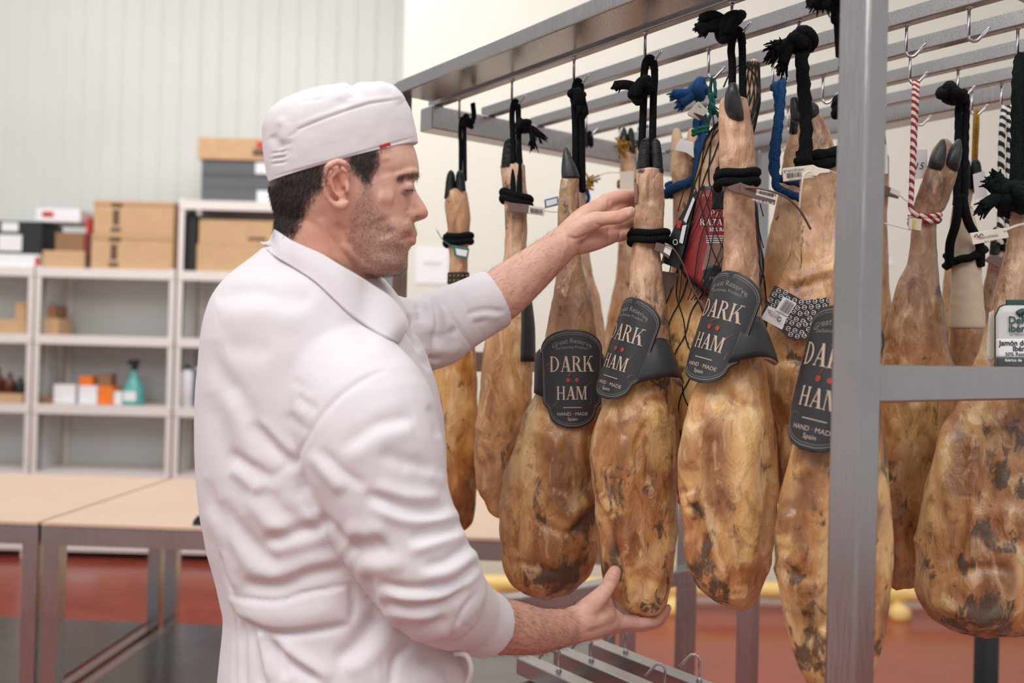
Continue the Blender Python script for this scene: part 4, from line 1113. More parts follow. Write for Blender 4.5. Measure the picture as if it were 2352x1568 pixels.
for q in ((1640, 290), (1668, 262), (1655, 280)):
    b.tube(smooth_path([P(1634, 180, d), P(1635, 235, d-.004), P(*q, d-.02)], 5), .0011, 5)
b.tube(smooth_path([P(1662, 200, d-.01), P(1680, 165, d-.01), P(1712, 148, d-.01), P(1745, 200, d-.01), P(1728, 270, d-.02), P(1708, 330, d-.03)], 6), .0014, 5)
b.mk('net_gather', M['net'], t, True)
for s in (-1, 1):
    MB().tube(smooth_path([hk+Vector((s*.002, 0, .003)), hk+Vector((s*.005, 0, -.03)), P(1634+s*3, 215, d-.004), P(1636+s*4, 240, d-.006)], 6), .0026, 8, True, 500, .2).mk('twine', M['teal_rope'], t, True)
knot(1636, 250, d-.012, .012, [[(14, 12), (20, 20)], [(-14, 40), (-34, 44)]], t, M['teal_rope'], .0028, 4, 8, .01)
b = MB()
for y in (298, 306): b.tube(smooth_path([P(1590, y+4, d-.03), P(1610, y-4, d-.035), P(1628, y-6, d-.04)], 5), .0035, 8, True, 500, .15)
b.mk('twine', M['teal_rope'], t, True)
sealtag(t, [(1604, 232), (1628, 254), (1608, 275), (1582, 264), (1580, 258)], d-.03, M['tag_white'], None, None, .006, [('ibe', 1606, 246, 7, -.6, 'ink')])
plate([(1593, 258), (1625, 270), (1628, 280), (1612, 277)], d-.033, .002, M['black'], 'black_mark', t)
# maroon label, gently curved
dl = d-.075
def lp(x, y, off=0): return P(x, y, dl+.35*((x-1655)/F*dl*1.0)**2/.05+.10*(y-430)/F*dl*0-off)
def curved(poly, name, mat, parent, off, th=.0012):
    xs = [p[0] for p in poly]; V = []; x0, x1 = min(xs), max(xs); nx, ny = 16, 12
    def yr(x):
        ys = []
        for i in range(len(poly)):
            (ax, ay), (bx, by) = poly[i], poly[(i+1) % len(poly)]
            if min(ax, bx)-1e-6 <= x <= max(ax, bx)+1e-6:
                if abs(bx-ax) < 1e-6: ys += [ay, by]
                else: ys.append(ay+(by-ay)*(x-ax)/(bx-ax))
        return min(ys), max(ys)
    for i in range(nx+1):
        x = x0+(x1-x0)*i/nx; a, b_ = yr(x)
        for j in range(ny+1): V.append(lp(x, a+(b_-a)*j/ny, off))
    o = mk(name, V, [(i*(ny+1)+j, i*(ny+1)+j+1, (i+1)*(ny+1)+j+1, (i+1)*(ny+1)+j) for i in range(nx) for j in range(ny)], mat, parent, True)
    s = o.modifiers.new('s', 'SOLIDIFY'); s.thickness = th; s.offset = 1
    return o
lb = curved([(1601, 432), (1612, 428), (1728, 428), (1736, 434), (1751, 622), (1742, 660), (1705, 692), (1640, 694), (1562, 626), (1560, 612)], 'maroon_label', M['label_black'], t, 0)
curved([(1605, 436), (1730, 434), (1746, 622), (1736, 656), (1700, 686), (1643, 687), (1568, 622)], 'label_panel', M['maroon'], lb, .0016, .0002)
curved([(1636, 436), (1694, 435), (1694, 480), (1636, 480)], 'black_panel', M['label_black'], lb, .0022, .0002)
curved([(1628, 545), (1690, 545), (1695, 620), (1612, 620)], 'picture_panel', M['label_back'], lb, .0022, .0002)
def lput(VF, x, y, mat, off=.0028):
    V, Fc = VF; mk('lettering', [lp(x+a, y-b_, off) for a, b_, _ in V], Fc, mat, lb)
lput(serif('PALETA', 15, .12), 1672, 497, M['white']); lput(serif('RAZA DURO', 14, .1), 1664, 517, M['white'])
lput(text_geo('50% RAZA', 12, .2), 1656, 531, M['white'])
for k in range(4):
    curved([(1622, 541+k*5), (1690, 541+k*5), (1690, 543+k*5), (1622, 543+k*5)], 'white_stripe', M['white'], lb, .0030, .0001)
cc = [(1640+27*math.cos(a), 640+32*math.sin(a)) for a in np.linspace(0, 6.283, 25)[:-1]]
curved([(x, y) for x, y in cc if True], 'round_emblem', M['label_black'], lb, .0030, .0002)
lput(text_geo('MIL', 15), 1640, 645, M['label_line'], .0040)
sd_ = plate([(1598, 436), (1600, 446), (1560, 618), (1524, 604), (1516, 612), (1530, 560), (1560, 500)], [dl+.004, dl+.004, dl+.006, dl+.02, dl+.03, dl+.02, dl+.012], .001, M['label_black'], 'label_side_flap', t)
plate([(1592, 452), (1596, 458), (1576, 512), (1570, 506)], dl+.002, .001, M['white'], 'white_stripe', sd_)
plate([(1568, 518), (1577, 516), (1568, 560), (1560, 556)], dl+.003, .001, M['white'], 'white_stripe', sd_)
plate([(1556, 505), (1566, 507), (1562, 524), (1554, 522)], dl+.004, .001, M['red'], 'red_mark', sd_)
MB().tube([P(1551+5*math.cos(a), 556+6*math.sin(a), dl+.004) for a in np.linspace(0, 6, 14)], .0008, 5).mk('recycling_mark', M['white'], sd_, True)
plate([(1520, 622), (1560, 628), (1548, 652), (1520, 700)], dl+.03, .001, M['tag_brown'], 'label_reverse', sd_)
b = MB(); rnd = random.Random(6)
for k in range(9):
    x0 = 1585+k*20
    for s_ in (-1, 1):
        pts = [lp(x0+s_*(y-400)*.34*(1+.15*math.sin(y*.02+k)), y, .0075) for y in range(425, 700, 12)]
        pts = [p_ for p_ in pts if 1555 < proj(p_)[0] < 1756]
        if len(pts) > 3: b.tube(smooth_path(pts, 2), .0009, 5)
b.mk('netting', M['net'], t, True)
# --- B2 tan ham, blue rope ring
d = at(1602, .27)
t = ham_thing('B2', 'plain tan ham with white note and blue rope ring, behind the netted one')
T_ = [(330, 1540, 1606), (380, 1540, 1604), (430, 1545, 1602), (480, 1546, 1600), (600, 1544, 1606), (720, 1530, 1622), (850, 1515, 1640), (1000, 1512, 1646), (1100, 1520, 1630), (1160, 1545, 1600)]
ham_body(T_, d, ham_mat('ham_skin_8', 8, .08, .05, .2, 1, .6, .1), t, 8, 40, 80)
for x in (1555, 1590):
    g = loft([(x-8, 294, x+6, 294, .006, d), (x-13, 320, x+13, 320, .012, d), (x-14, 350, x+14, 350, .013, d)], 16, 14, 6, 2)
    mk('toe', g.reshape(-1, 3), grid_faces(g.shape[0], 16), M['carton_pale'], t, True)
plate([(1562, 318), (1592, 326), (1594, 362), (1576, 350), (1550, 344)], d-.03, .001, M['white'], 'paper_note', t)
wrap(1571, 424, 64, d, t, M['blue_rope'], .0088, 1.2, -.35, .8, 300, .15)
for s in (-1, 1):
    MB().tube(smooth_path([HOOK['B2']+Vector((s*.004, 0, .004)), HOOK['B2']+Vector((s*.007, 0, -.04)), P(1606+s*4, 350, d-.02), P(1600+s*4, 415, d-.035)], 6), .0068, 9, True, 300, .15).mk('rope', M['blue_rope'], t, True)
knot(1604, 205, d-.012, .020, [[(-26, 10), (-58, 12)], [(-20, 18), (-40, 32)]], t, M['blue_rope'], .010, 21, 12, .014)
# --- B3
d = at(1778, .27)
t = ham_thing('B3', 'smooth light ham on long blue rope, between maroon label and white tag')
T_ = [(300, 1815, 1860), (360, 1800, 1850), (430, 1790, 1842), (500, 1775, 1838), (580, 1758, 1838), (650, 1748, 1842), (750, 1742, 1850), (900, 1745, 1858), (1000, 1755, 1850), (1080, 1770, 1830)]
ham_body(T_, d, ham_mat('ham_skin_9', 9, .04, .05, .3, 1, .4, .1), t, 9, 48, 90, .6)
hoof(1836, 248, 310, 46, d, t)
hk = HOOK['B3']
MB().tube(smooth_path([hk+Vector((-.006, 0, .004)), P(1783, 200, d-.03), P(1788, 260, d-.04), P(1776, 350, d-.045), P(1778, 400, d-.045), P(1800, 412, d-.045), P(1840, 420, d-.03)], 8), .0068, 10, True, 300, .15).mk('rope', M['blue_rope'], t, True)
MB().tube(smooth_path([hk+Vector((.006, 0, .004)), P(1797, 190, d-.035), P(1792, 260, d-.05), P(1784, 340, d-.055), P(1782, 420, d-.055), P(1800, 440, d-.05), P(1842, 456, d-.03)], 8), .0068, 10, True, 300, .15).mk('rope', M['blue_rope'], t, True)
# --- B4
d = at(1838, .135)
t = ham_thing('B4', 'wide ham with patterned ring print card and white seal, beside the upright post')
T_ = [(255, 1832, 1880), (300, 1832, 1902), (350, 1834, 1918), (400, 1836, 1926), (450, 1836, 1930), (500, 1834, 1940), (560, 1822, 1960), (620, 1800, 1980), (680, 1782, 1990), (740, 1766, 1998), (800, 1758, 2004), (880, 1757, 2008), (960, 1764, 2006), (1040, 1780, 1995), (1100, 1788, 1980), (1150, 1790, 1950), (1185, 1800, 1920)]
SCB = [([(1800, 645), (1850, 640), (1900, 620)], 12, .003), ([(1800, 660), (1850, 655), (1910, 635)], 9, -.0025), ([(1780, 830), (1830, 825), (1880, 850)], 10, -.005), ([(1845, 500), (1850, 600)], 16, .004), ([(1775, 900), (1800, 960), (1830, 1050)], 10, -.005)]
ham_body(T_, d, ham_mat('ham_skin_10', 10, .0, .5, .55, 1.05, .4, .3), t, 10, 90, 180, .55, 10, 24, 1, None, SCB, {'mold': [([(1835, 815), (1820, 825)], 16, 1.2), ([(1790, 790), (1800, 830)], 16, .5)], 'brn': [([(1800, 850), (1810, 1000)], 40, .7), ([(1790, 1060), (1800, 1120)], 26, .6), ([(1880, 270), (1895, 340)], 14, .8), ([(1850, 640), (1900, 620)], 16, .4)], 'yel': [([(1820, 560), (1860, 620)], 30, .5)]})
rows = [(1816, 222, 1832, 222, .006, d-.006), (1815, 250, 1840, 250, .010, d-.006), (1820, 280, 1842, 280, .009, d-.004)]
g = loft(rows, 24, 24, 6, 6); mk('hoof', g.reshape(-1, 3), grid_faces(g.shape[0], 24), M['hoof'], t, True)
rows = [(1850, 236, 1862, 230, .004, d-.01), (1852, 262, 1880, 246, .008, d-.01), (1862, 276, 1882, 262, .006, d-.01)]
g = loft(rows, 24, 20, 6, 4); mk('hoof', g.reshape(-1, 3), grid_faces(g.shape[0], 24), M['hoof'], t, True)
hk = HOOK['B4']
for s in (-1, 1):
    MB().tube(smooth_path([hk+Vector((s*.004, -.008, .004)), P(1840+s*4, 130, d-.02), P(1846+s*4, 220, d-.035), P(1850+s*3, 300, d-.045), P(1846+s*6, 372, d-.045)], 8), .0082 if s > 0 else .006, 10, True, 260, .16).mk('rope', BK, t, True)
knot(1838, 96, d-.014, .026, [[(-30, 4), (-60, 22)], [(-24, 10), (-40, 50)], [(-14, 8), (-52, 8)]], t, BK, .0085, 23, 26, .02)
wrap(1885, 366, 84, d, t, BK, .0078, 2, -.12, .7, 260, .15)
sealtag(t, [(1798, 386), (1868, 378), (1876, 382), (1878, 402), (1870, 408), (1800, 417)], d-.055, M['tag_white'], None, [(1807, 398), (1842, 394), (1808, 409)], .004, [('grupodisber', 1824, 393, 10, .09, 'ink'), ('0027415', 1826, 417, 8, .09, 'ink')])
sealtag(t, [(1868, 379), (1880, 384), (1906, 389), (1906, 396), (1884, 398), (1876, 404), (1866, 404)], d-.057, M['tag_white'], th=.006)
spl(0, [(1905, 392, d-.05), (1930, 402, d-.02)], .0012, M['tag_white'], t)
spl(0, [(1862, 394, d-.06), (1848, 400, d-.062), (1841, 430, d-.06), (1836, 480, d-.05), (1834, 512, d-.03)], .0014, M['tag_white'], t)
# ring-print card, two facets folded at x=1845
dc = d-.062
def cz(x): return dc+(.010 if x < 1845 else .014)*abs(x-1845)/60+.0
card = [(1779, 654), (1845, 690), (1907, 682), (1903, 700), (1890, 776), (1822, 781), (1812, 779), (1795, 760), (1746, 727)]
V = [P(x, y, cz(x)) for x, y in card]; i_ = len(V); V += [P(1822, 781, cz(1822))]
cd = mk('printed_card', [P(x, y, cz(x)) for x, y in [(1779, 654), (1845, 690), (1836, 780), (1812, 779), (1795, 760), (1746, 727), (1907, 682), (1890, 776)]], [(0, 5, 4, 3, 2, 1), (1, 2, 7, 6)], plain('brown_black_card', lin(58, 50, 52), .25), t)
s = cd.modifiers.new('s', 'SOLIDIFY'); s.thickness = .0008; s.offset = 0
from mathutils.geometry import intersect_point_tri_2d
def inpoly(x, y, poly):
    c = False; n = len(poly)
    for i in range(n):
        (x1, y1), (x2, y2) = poly[i], poly[(i+1) % n]
        if (y1 > y) != (y2 > y) and x < (x2-x1)*(y-y1)/(y2-y1)+x1: c = not c
    return c
b = MB(); cpoly = [(1782, 660), (1845, 694), (1903, 687), (1887, 772), (1822, 776), (1798, 757), (1751, 725)]
for i in range(-2, 14):
    for j in range(0, 14):
        x = 1745+i*15.5+(j % 2)*7-j*1.5; y = 655+j*13+(i-6)*(-1.2 if x > 1845 else 4.5)
        if not inpoly(x, y, cpoly): continue
        ring = [P(x+4.6*math.cos(a), y+5*math.sin(a), cz(x)-.0012) for a in np.linspace(0, 2*math.pi, 11)]
        b.tube(ring, .00042, 4, False); b.tube([P(x-6, y+1.5, cz(x)-.0012), P(x+6, y-1.5, cz(x)-.0012)], .00042, 4, False)
b.mk('ring_pattern', M['white'], cd)
plate([(1765, 702), (1811, 721), (1796, 757), (1748, 731)], dc+.004, .0003, M['white'], 'sticker', cd)
plate([(1800, 681), (1830, 697), (1809, 727), (1781, 711)], dc+.002, .0003, M['white'], 'sticker', cd)
b = MB(); rnd = random.Random(3); q = .06
while q < .9:
    w_ = rnd.choice((.03, .05)); x0, y0 = 1804+(1828-1804)*q, 686+(699-686)*q
    b.add([P(x0, y0, dc-.0005), P(x0+24*w_, y0+13*w_, dc-.0005), P(x0+24*w_-16, y0+13*w_+24, dc-.0005), P(x0-16, y0+24, dc-.0005)], [(0, 1, 2, 3)]); q += w_+.04
b.mk('barcode', M['ink'], cd)
V, Fc = text_geo('IBERICO  S.L.\nJamon  Spain\nTenerife', 6, .1, 0, 'LEFT')
mk('lettering', [P(1763+a*.88-b_*-.0+b_*-.3, 712-b_*.9+a*.38, dc+.0015) for a, b_, _ in V], Fc, M['ink'], cd)
MB().tube([P(1790+4.5*math.cos(a), 733+5*math.sin(a), dc+.001) for a in np.linspace(.5, 6, 14)], .0007, 5).mk('recycling_mark', M['ink'], cd, True)

# --- right of the post
d = at(2003, .54)
t = ham_thing('C1', 'ham mostly hidden by the upright post, only right edge and seal showing')
T_ = [(350, 1985, 2040), (430, 1984, 2040), (520, 1982, 2038), (640, 1972, 2042), (760, 1955, 2048), (900, 1945, 2050), (1050, 1950, 2046), (1120, 1970, 2030)]
ham_body(T_, d, ham_mat('ham_skin_11', 11, 0, .2, .5), t, 11, 40, 80)
hoof(2013, 305, 362, 48, d, t)
ropes(HOOK['C1'], 2012, 320, d, t, M['blue_rope'], .005, .012)
plate([(2022, 330), (2038, 332), (2040, 398), (2026, 400)], d-.03, .001, M['white'], 'paper_note', t)
sealtag(t, [(2026, 422), (2068, 440), (2064, 456), (2022, 446)], d-.028, M['tag_brown'], [(2047, 431), (2068, 440), (2065, 451), (2044, 442)])
spl(0, [(2066, 448, d-.02), (2080, 460, d), (2095, 470, d+.01)], .0008, M['tag_white'], t)
d = at(2094, .405)
t = ham_thing('C2', 'dark hoofed ham on red and white cord, right of the upright post')
rows = [(2160, 318, 2182, 318), (2140, 345, 2196, 352), (2128, 385, 2196, 392), (2112, 430, 2186, 438), (2100, 470, 2172, 478), (2096, 500, 2152, 500), (2092, 540, 2150, 540), (2085, 600, 2152, 600), (2064, 650, 2156, 650), (2048, 700, 2164, 700), (2034, 770, 2172, 770), (2024, 850, 2190, 850), (2010, 940, 2206, 940), (2000, 1050, 2206, 1050), (1998, 1150, 2200, 1150), (2004, 1250, 2185, 1250), (2015, 1310, 2165, 1310), (2030, 1352, 2140, 1346)]
rows = [(a, b, c, e, abs(c-a)/2/F*d*.6, d) for a, b, c, e in rows]
ham_body(None, d, ham_mat('ham_skin_12', 21, -.08, .5, .9, 1, .5, .2, .3), t, 21, 84, 170, rows=rows, eb=20, paint={'brn': [([(2165, 370), (2150, 420), (2140, 480)], 50, 1.4), ([(2060, 1100), (2160, 1000)], 40, .5), ([(2100, 1300), (2100, 1340)], 60, .9), ([(2095, 640), (2090, 700)], 10, .7)], 'mold': [([(2160, 400), (2160, 430), (2140, 470)], 34, 1.2), ([(2050, 1050), (2055, 1110)], 18, 1.2), ([(2150, 650), (2160, 710)], 10, 1)], 'yel': [([(2060, 1050), (2100, 980), (2160, 930)], 34, .7)]}, sculpt=[([(2100, 640), (2085, 720)], 8, -.004), ([(2150, 680), (2160, 740)], 8, .004), ([(2040, 1000), (2090, 940), (2140, 900)], 20, .006)])
for (x0, dx) in ((2150, 0), (2180, 6)):
    rows = [(x0+dx+12, 318, x0+dx+20, 320, .005, d-.012), (x0-2+dx, 340, x0+22+dx, 346, .011, d-.012), (x0-16+dx, 372, x0+16+dx, 384, .013, d-.010), (x0-18+dx, 386, x0+8+dx, 398, .010, d-.006)]
    g = loft(rows, 24, 24, 5, 4); mk('hoof', g.reshape(-1, 3), grid_faces(g.shape[0], 24), M['hoof'], t, True)
RW = M['redwhite_rope']; hk = HOOK['C2']
MB().tube(smooth_path([hk+Vector((0, 0, .004)), P(2100, 230, d-.02), P(2097, 330, d-.03), P(2094, 430, d-.03), P(2093, 480, d-.03), P(2110, 494, d-.032)], 6), .0042, 9, True, 300, .12).mk('cord', RW, t, True)
MB().tube(smooth_path([hk+Vector((.004, 0, .004)), P(2106, 230, d-.02), P(2102, 300, d-.025), P(2098, 400, d-.03)], 6), .0036, 9, True, 300, .12).mk('cord', RW, t, True)
wrap(2124, 502, 58, d, t, RW, .0042, 2, 0, .8, 300, .12, 'cord_wrap')
sealtag(t, [(2090, 501), (2118, 503), (2116, 530), (2088, 526)], d-.03, M['tag_white'], None, None, .006)
plate([(2098, 504), (2104, 504), (2102, 526), (2097, 526)], d-.032, .001, M['yellow_ink'], 'yellow_stripe', t)
spl(0, [(2090, 528, d-.028), (2062, 520, d-.02), (2030, 512, d+.02)], .0009, M['tag_white'], t)
plate([(2104, 344), (2130, 343), (2130, 408), (2098, 412)], d+.01, .001, M['white'], 'paper_note', t)
V, Fc = text_geo('15', 22, 0, .3); mk('lettering', [P(2110+a, 388-b_, d+.0085) for a, b_, _ in V], Fc, M['ink'], t)
d = at(2204, .54)
t = ham_thing('C3', 'ham in white stockinette hung by black cord, beyond red and white cord')
T_ = [(468, 2200, 2232), (520, 2196, 2240), (570, 2192, 2246), (620, 2190, 2250), (680, 2188, 2254), (740, 2184, 2258), (800, 2178, 2264), (880, 2166, 2274), (980, 2156, 2284), (1080, 2160, 2280), (1160, 2180, 2260), (1200, 2195, 2245)]
gc = ham_body(T_, d, ham_mat('ham_skin_13', 13, -.12, .5, .5), t, 13, 56, 110)
g = loft([(a-3, y, b+3, y, (b-a+6)/2/F*d*.76, d) for y, a, b in [(476, 2203, 2230), (520, 2196, 2240), (570, 2192, 2246), (620, 2190, 2250), (680, 2188, 2254), (740, 2184, 2258), (756, 2184, 2258)]], 40, 50, 10, 4)
g += grid_normals(g)*(.0012*fbm(g*np.array([20, 20, 120]), 3, 3))[..., None]
mk('stockinette', g.reshape(-1, 3), grid_faces(g.shape[0], 40), M['sock'], t, True)
ropes(HOOK['C3'], 2206, 470, d-.04, t, BK, .0062, .013, 260, .1)
knot(2186, 216, d-.01, .026, [[(-14, 4), (-20, 8)]], t, BK, .009, 29, 4, .006)
wrap(2217, 590, 70, d, t, BK, .0070, 1.3, -.3, .8, 260, .12, pitch=2.4)
b = MB()
for s in (-1, 1): b.tube(smooth_path([P(2206+s*4, 450, d-.042), P(2210+s*14, 510, d-.045), P(2216+s*34, 560, d-.03), P(2216+s*36, 610, d-.015)], 6), .0075, 9)
b.mk('rope_yoke', BK, t, True)
d = at(2236, .675)
t = ham_thing('C4', 'brown ham behind the black cord, dark round hooves above it')
T_ = [(430, 2196, 2236), (480, 2188, 2228), (540, 2180, 2224), (600, 2172, 2222), (680, 2165, 2222), (760, 2160, 2226), (850, 2152, 2232), (980, 2150, 2236), (1100, 2160, 2226), (1150, 2175, 2215)]
ham_body(T_, d, ham_mat('ham_skin_14', 14, -.12, .3, .5), t, 14, 40, 80)
hoof(2232, 364, 440, 50, d, t, .45)
ropes(HOOK['C4'], 2236, 440, d+.03, t, M['yellow_rope'], .003, .006)
plate([(2180, 395), (2216, 372), (2218, 432), (2184, 440)], d-.04, .001, M['white'], 'paper_note', t)
d = at(2304, .675)
t = ham_thing('C5', 'dark reddish ham in the back row on black and white striped rope')
T_ = [(575, 2276, 2312), (620, 2268, 2318), (680, 2258, 2326), (740, 2252, 2336), (830, 2246, 2345), (950, 2240, 2352), (1080, 2246, 2346), (1150, 2262, 2330)]
ham_body(T_, d, ham_mat('ham_skin_15', 15, -.45, .4, .9, 1.1, .05), t, 15, 40, 80)
hoof(2296, 520, 585, 44, d, t)
for s in (-1, 1):
    e = P(2306+s*9, 560, d-.02)
    MB().tube(smooth_path([HOOK['C5']+Vector((s*.003, 0, .004)), P(2311+s*9, 300, d-.015), P(2308+s*9, 400, d-.015), e], 8), .0058, 9, True, 200, .1).mk('rope', M['bw_rope'], t, True)
sealtag(t, [(2262, 598), (2276, 584), (2308, 592), (2296, 616)], d-.05, M['tag_brown'], None)
plate([(2235, 400), (2262, 392), (2268, 452), (2240, 458)], d+.02, .001, M['white'], 'paper_note', t)
d = at(2342, .405)
t = ham_thing('C6', 'huge mouldy ham cut by right picture edge, green black rope, wooden print label')
T_ = [(395, 2322, 2392), (440, 2318, 2398), (490, 2320, 2398), (540, 2316, 2402), (600, 2304, 2412), (660, 2288, 2424), (740, 2270, 2436), (820, 2244, 2450), (900, 2214, 2466), (960, 2186, 2478), (1020, 2160, 2486), (1100, 2134, 2492), (1180, 2116, 2494), (1260, 2107, 2492), (1330, 2106, 2486), (1375, 2114, 2476), (1410, 2138, 2450), (1438, 2180, 2415), (1462, 2235, 2350)]
SC6_ = [([(2270, 1180), (2300, 1235), (2352, 1250)], 14, -.006), ([(2300, 1170), (2352, 1195)], 20, .006), ([(2180, 950), (2170, 1100), (2190, 1200)], 20, .008), ([(2215, 1150), (2200, 1260), (2170, 1300)], 14, -.008), ([(2280, 980), (2270, 1100), (2250, 1180)], 18, -.008), ([(2190, 1330), (2250, 1300), (2330, 1310)], 14, -.006),
        ([(2240, 1000), (2230, 1140)], 16, .006), ([(2150, 1380), (2250, 1420), (2330, 1410)], 14, .005)]
ham_body(T_, d, ham_mat('ham_skin_16', 16, -.06, .9, .7, .95, .3, .4), t, 16, 130, 260, .55, 10, 22, 1.0, None, SC6_, {'mold': [([(2300, 970), (2320, 1050), (2300, 1130)], 40, 1.3), ([(2340, 1000), (2345, 1150)], 34, 1.2), ([(2240, 1200), (2290, 1240), (2352, 1250)], 30, 1.2), ([(2150, 1370), (2230, 1400), (2340, 1400)], 40, 1.2), ([(2200, 1300), (2240, 1280)], 24, 1), ([(2130, 1280), (2150, 1330)], 20, .9), ([(2260, 1430), (2330, 1440)], 20, 1)],
 'yel': [([(2180, 1000), (2150, 1120), (2145, 1230)], 26, 1.0), ([(2240, 930), (2230, 1000)], 26, .7), ([(2310, 1200), (2350, 1195)], 20, 1)], 'brn': [([(2220, 1020), (2210, 1150)], 34, .8), ([(2330, 920), (2400, 1300)], 60, .8), ([(2250, 1330), (2340, 1330)], 50, .8)]})
hoof(2357, 330, 402, 62, d, t)
DG = M['darkgreen_rope']
for s in (-1, 1):
    MB().tube(smooth_path([HOOK['C6']+Vector((s*.004, 0, .004)), P(2344+s*6, 200, d-.03), P(2344+s*8, 330, d-.04), P(2340+s*8, 450, d-.045)], 8), .0085, 10, True, 260, .15).mk('rope', DG, t, True)
knot(2326, 450, d-.055, .032, [[(-30, -10), (-52, -32)], [(-34, 4), (-66, 22)], [(-20, -20), (-40, -44)]], t, DG, .0095, 31, 22, .016)
wrap(2358, 478, 82, d, t, DG, .009, 1.5, .1, .8, 260, .15)
sealtag(t, [(2228, 535), (2312, 522), (2318, 545), (2236, 562)], d-.05, M['tag_white'], None, None, .004, [('INDUSTRIAS', 2272, 546, 8, .16, 'ink'), ('B.C. 0471', 2276, 556, 7, .16, 'ink')])
spl(0, [(2306, 530, d-.05), (2335, 518, d-.045), (2365, 512, d-.03)], .0022, M['tag_white'], t)
MB().tube(smooth_path([P(2238, 544, d-.0525), P(2243, 538, d-.0525), P(2248, 545, d-.0525), P(2253, 537, d-.0525), P(2259, 540, d-.0525)], 5), .0006, 5).mk('leaf_mark', M['ink'], t, True)
# wooden print label with rounded shoulders
dl6 = d-.066
def l6(x, y, off=0): return P(x, y, dl6+.25*((x-2352)/F*dl6)**2/.05-off)
def sheet6(name, x0, x1, yt, yb, mat, parent, off, rad=0):
    V = []; nx, ny = 14, 8
    for i in range(nx+1):
        x = x0+(x1-x0)*i/nx; e = min(x-x0, x1-x); yy = yt+(rad*(1-math.sqrt(max(0, 1-((rad-min(e, rad))/rad)**2))) if rad else 0)
        for j in range(ny+1): V.append(l6(x, yy+(yb-yy)*j/ny, off))
    o = mk(name, V, [(i*(ny+1)+j, i*(ny+1)+j+1, (i+1)*(ny+1)+j+1, (i+1)*(ny+1)+j) for i in range(nx) for j in range(ny)], mat, parent, True)
    s = o.modifiers.new('s', 'SOLIDIFY'); s.thickness = .0008; s.offset = 1; return o
G_ = plain('dark_green_print', lin(44, 74, 66), .5)
lb = sheet6('printed_label', 2284, 2424, 698, 850, G_, t, 0, 26)
sheet6('label_panel', 2287, 2421, 701, 846, plain('whitewashed_wood_print', lin(206, 206, 206), .5, .06), lb, .0014, 25)
sheet6('label_crest', 2310, 2398, 688, 704, G_, t, .001)
sheet6('white_panel', 2288, 2420, 778, 820, M['white'], lb, .0026)
sheet6('dark_strip', 2288, 2420, 821, 846, plain('grey_strip', lin(74, 76, 80), .5), lb, .0026)
def l6t(s, x, y, sz, mat, bold=.3, al='LEFT'):
    V, Fc = text_geo(s, sz, bold, 0, al); mk('lettering', [l6(x+a, y-b_, .0042) for a, b_, _ in V], Fc, mat, lb)
l6t('DeRaza', 2316, 743, 24, G_, .6); l6t('ibéricos', 2316, 762, 24, G_, .6); l6t('La Naturaleza', 2319, 770, 9, M['ink'], 0)
l6t('Jamón de', 2295, 793, 17, M['ink'], .45); l6t('Ibérico', 2326, 806, 17, M['ink'], .45); l6t('50% Raza', 2309, 817, 12, M['ink'], .15); l6t('Ibérico de', 2308, 830, 9.5, M['white'], .2)
b = MB(); b.tube(smooth_path([l6(2336, 722, .003), l6(2345, 716, .003), l6(2358, 716, .003), l6(2368, 722, .003)], 4), [.0015]+[.0045]*11+[.002], 8)
for x in (2342, 2348, 2358, 2364): b.tube([l6(x, 720, .003), l6(x, 728, .003)], .0012, 5)
b.mk('pig_emblem', G_, lb, True)
w_ = plate([(2272, 718), (2283, 712), (2283, 820), (2276, 826), (2266, 815)], dl6+.02, .001, M['tag_white'], 'label_side', t)
# --- back row
d = at(1424, .405)
t = ham_thing('D1', 'slender ham in the back row with yellow and black twine, left of held ham')
T_ = [(345, 1424, 1458), (400, 1424, 1462), (480, 1424, 1470), (560, 1420, 1468), (640, 1414, 1470), (700, 1402, 1474), (780, 1386, 1482), (860, 1376, 1490), (960, 1372, 1492), (1060, 1380, 1484), (1120, 1400, 1464)]
ham_body(T_, d, ham_mat('ham_skin_17', 17, .0, .3, .6), t, 17, 48, 90)
hoof(1441, 292, 352, 38, d, t)
b = MB(); rnd = random.Random(9)
for k in range(26):
    a = P(1432+rnd.uniform(-12, 14), 335+rnd.uniform(-12, 14), d-.03); b.tube([a, a+Vector((rnd.uniform(-.014, .014), rnd.uniform(-.01, .01), rnd.uniform(-.014, .014)))], .0022, 5)
b.mk('twine_tuft', M['yellow_rope'], t, True)
ropes(HOOK['D1'], 1434, 320, d-.01, t, BK, .003, .008)
wrap(1443, 420, 40, d, t, M['yellow_rope'], .004, 2)
plate([(1424, 395), (1456, 392), (1456, 452), (1424, 455)], d-.035, .001, M['tag_white'], 'paper_note', t)
spl(0, [(1340, 420, d), (1390, 398, d-.03), (1425, 396, d-.034)], .0011, M['tag_white'], t)
d = at(1455, .54)
t = ham_thing('D3', 'ham on light blue cord in the back row, behind shank of the held ham')
T_ = [(330, 1462, 1496), (420, 1460, 1498), (520, 1458, 1500), (620, 1452, 1508), (720, 1440, 1520), (850, 1432, 1530), (980, 1435, 1526), (1060, 1452, 1508)]
ham_body(T_, d, ham_mat('ham_skin_18', 18, -.1, .3, .8), t, 18, 40, 80)
hoof(1479, 285, 338, 38, d, t)
ropes(HOOK['D3'], 1464, 385, d-.035, t, M['ltblue_rope'], .0052, .008, 260, .12)
d = at(1348, .27)
t = ham_thing('D2', 'pale ham just behind the one with the front facing label')
T_ = [(330, 1318, 1346), (400, 1316, 1346), (480, 1316, 1348), (560, 1314, 1352), (620, 1310, 1360), (680, 1304, 1374), (740, 1300, 1384), (820, 1298, 1390), (920, 1300, 1388), (1000, 1310, 1376), (1050, 1325, 1360)]
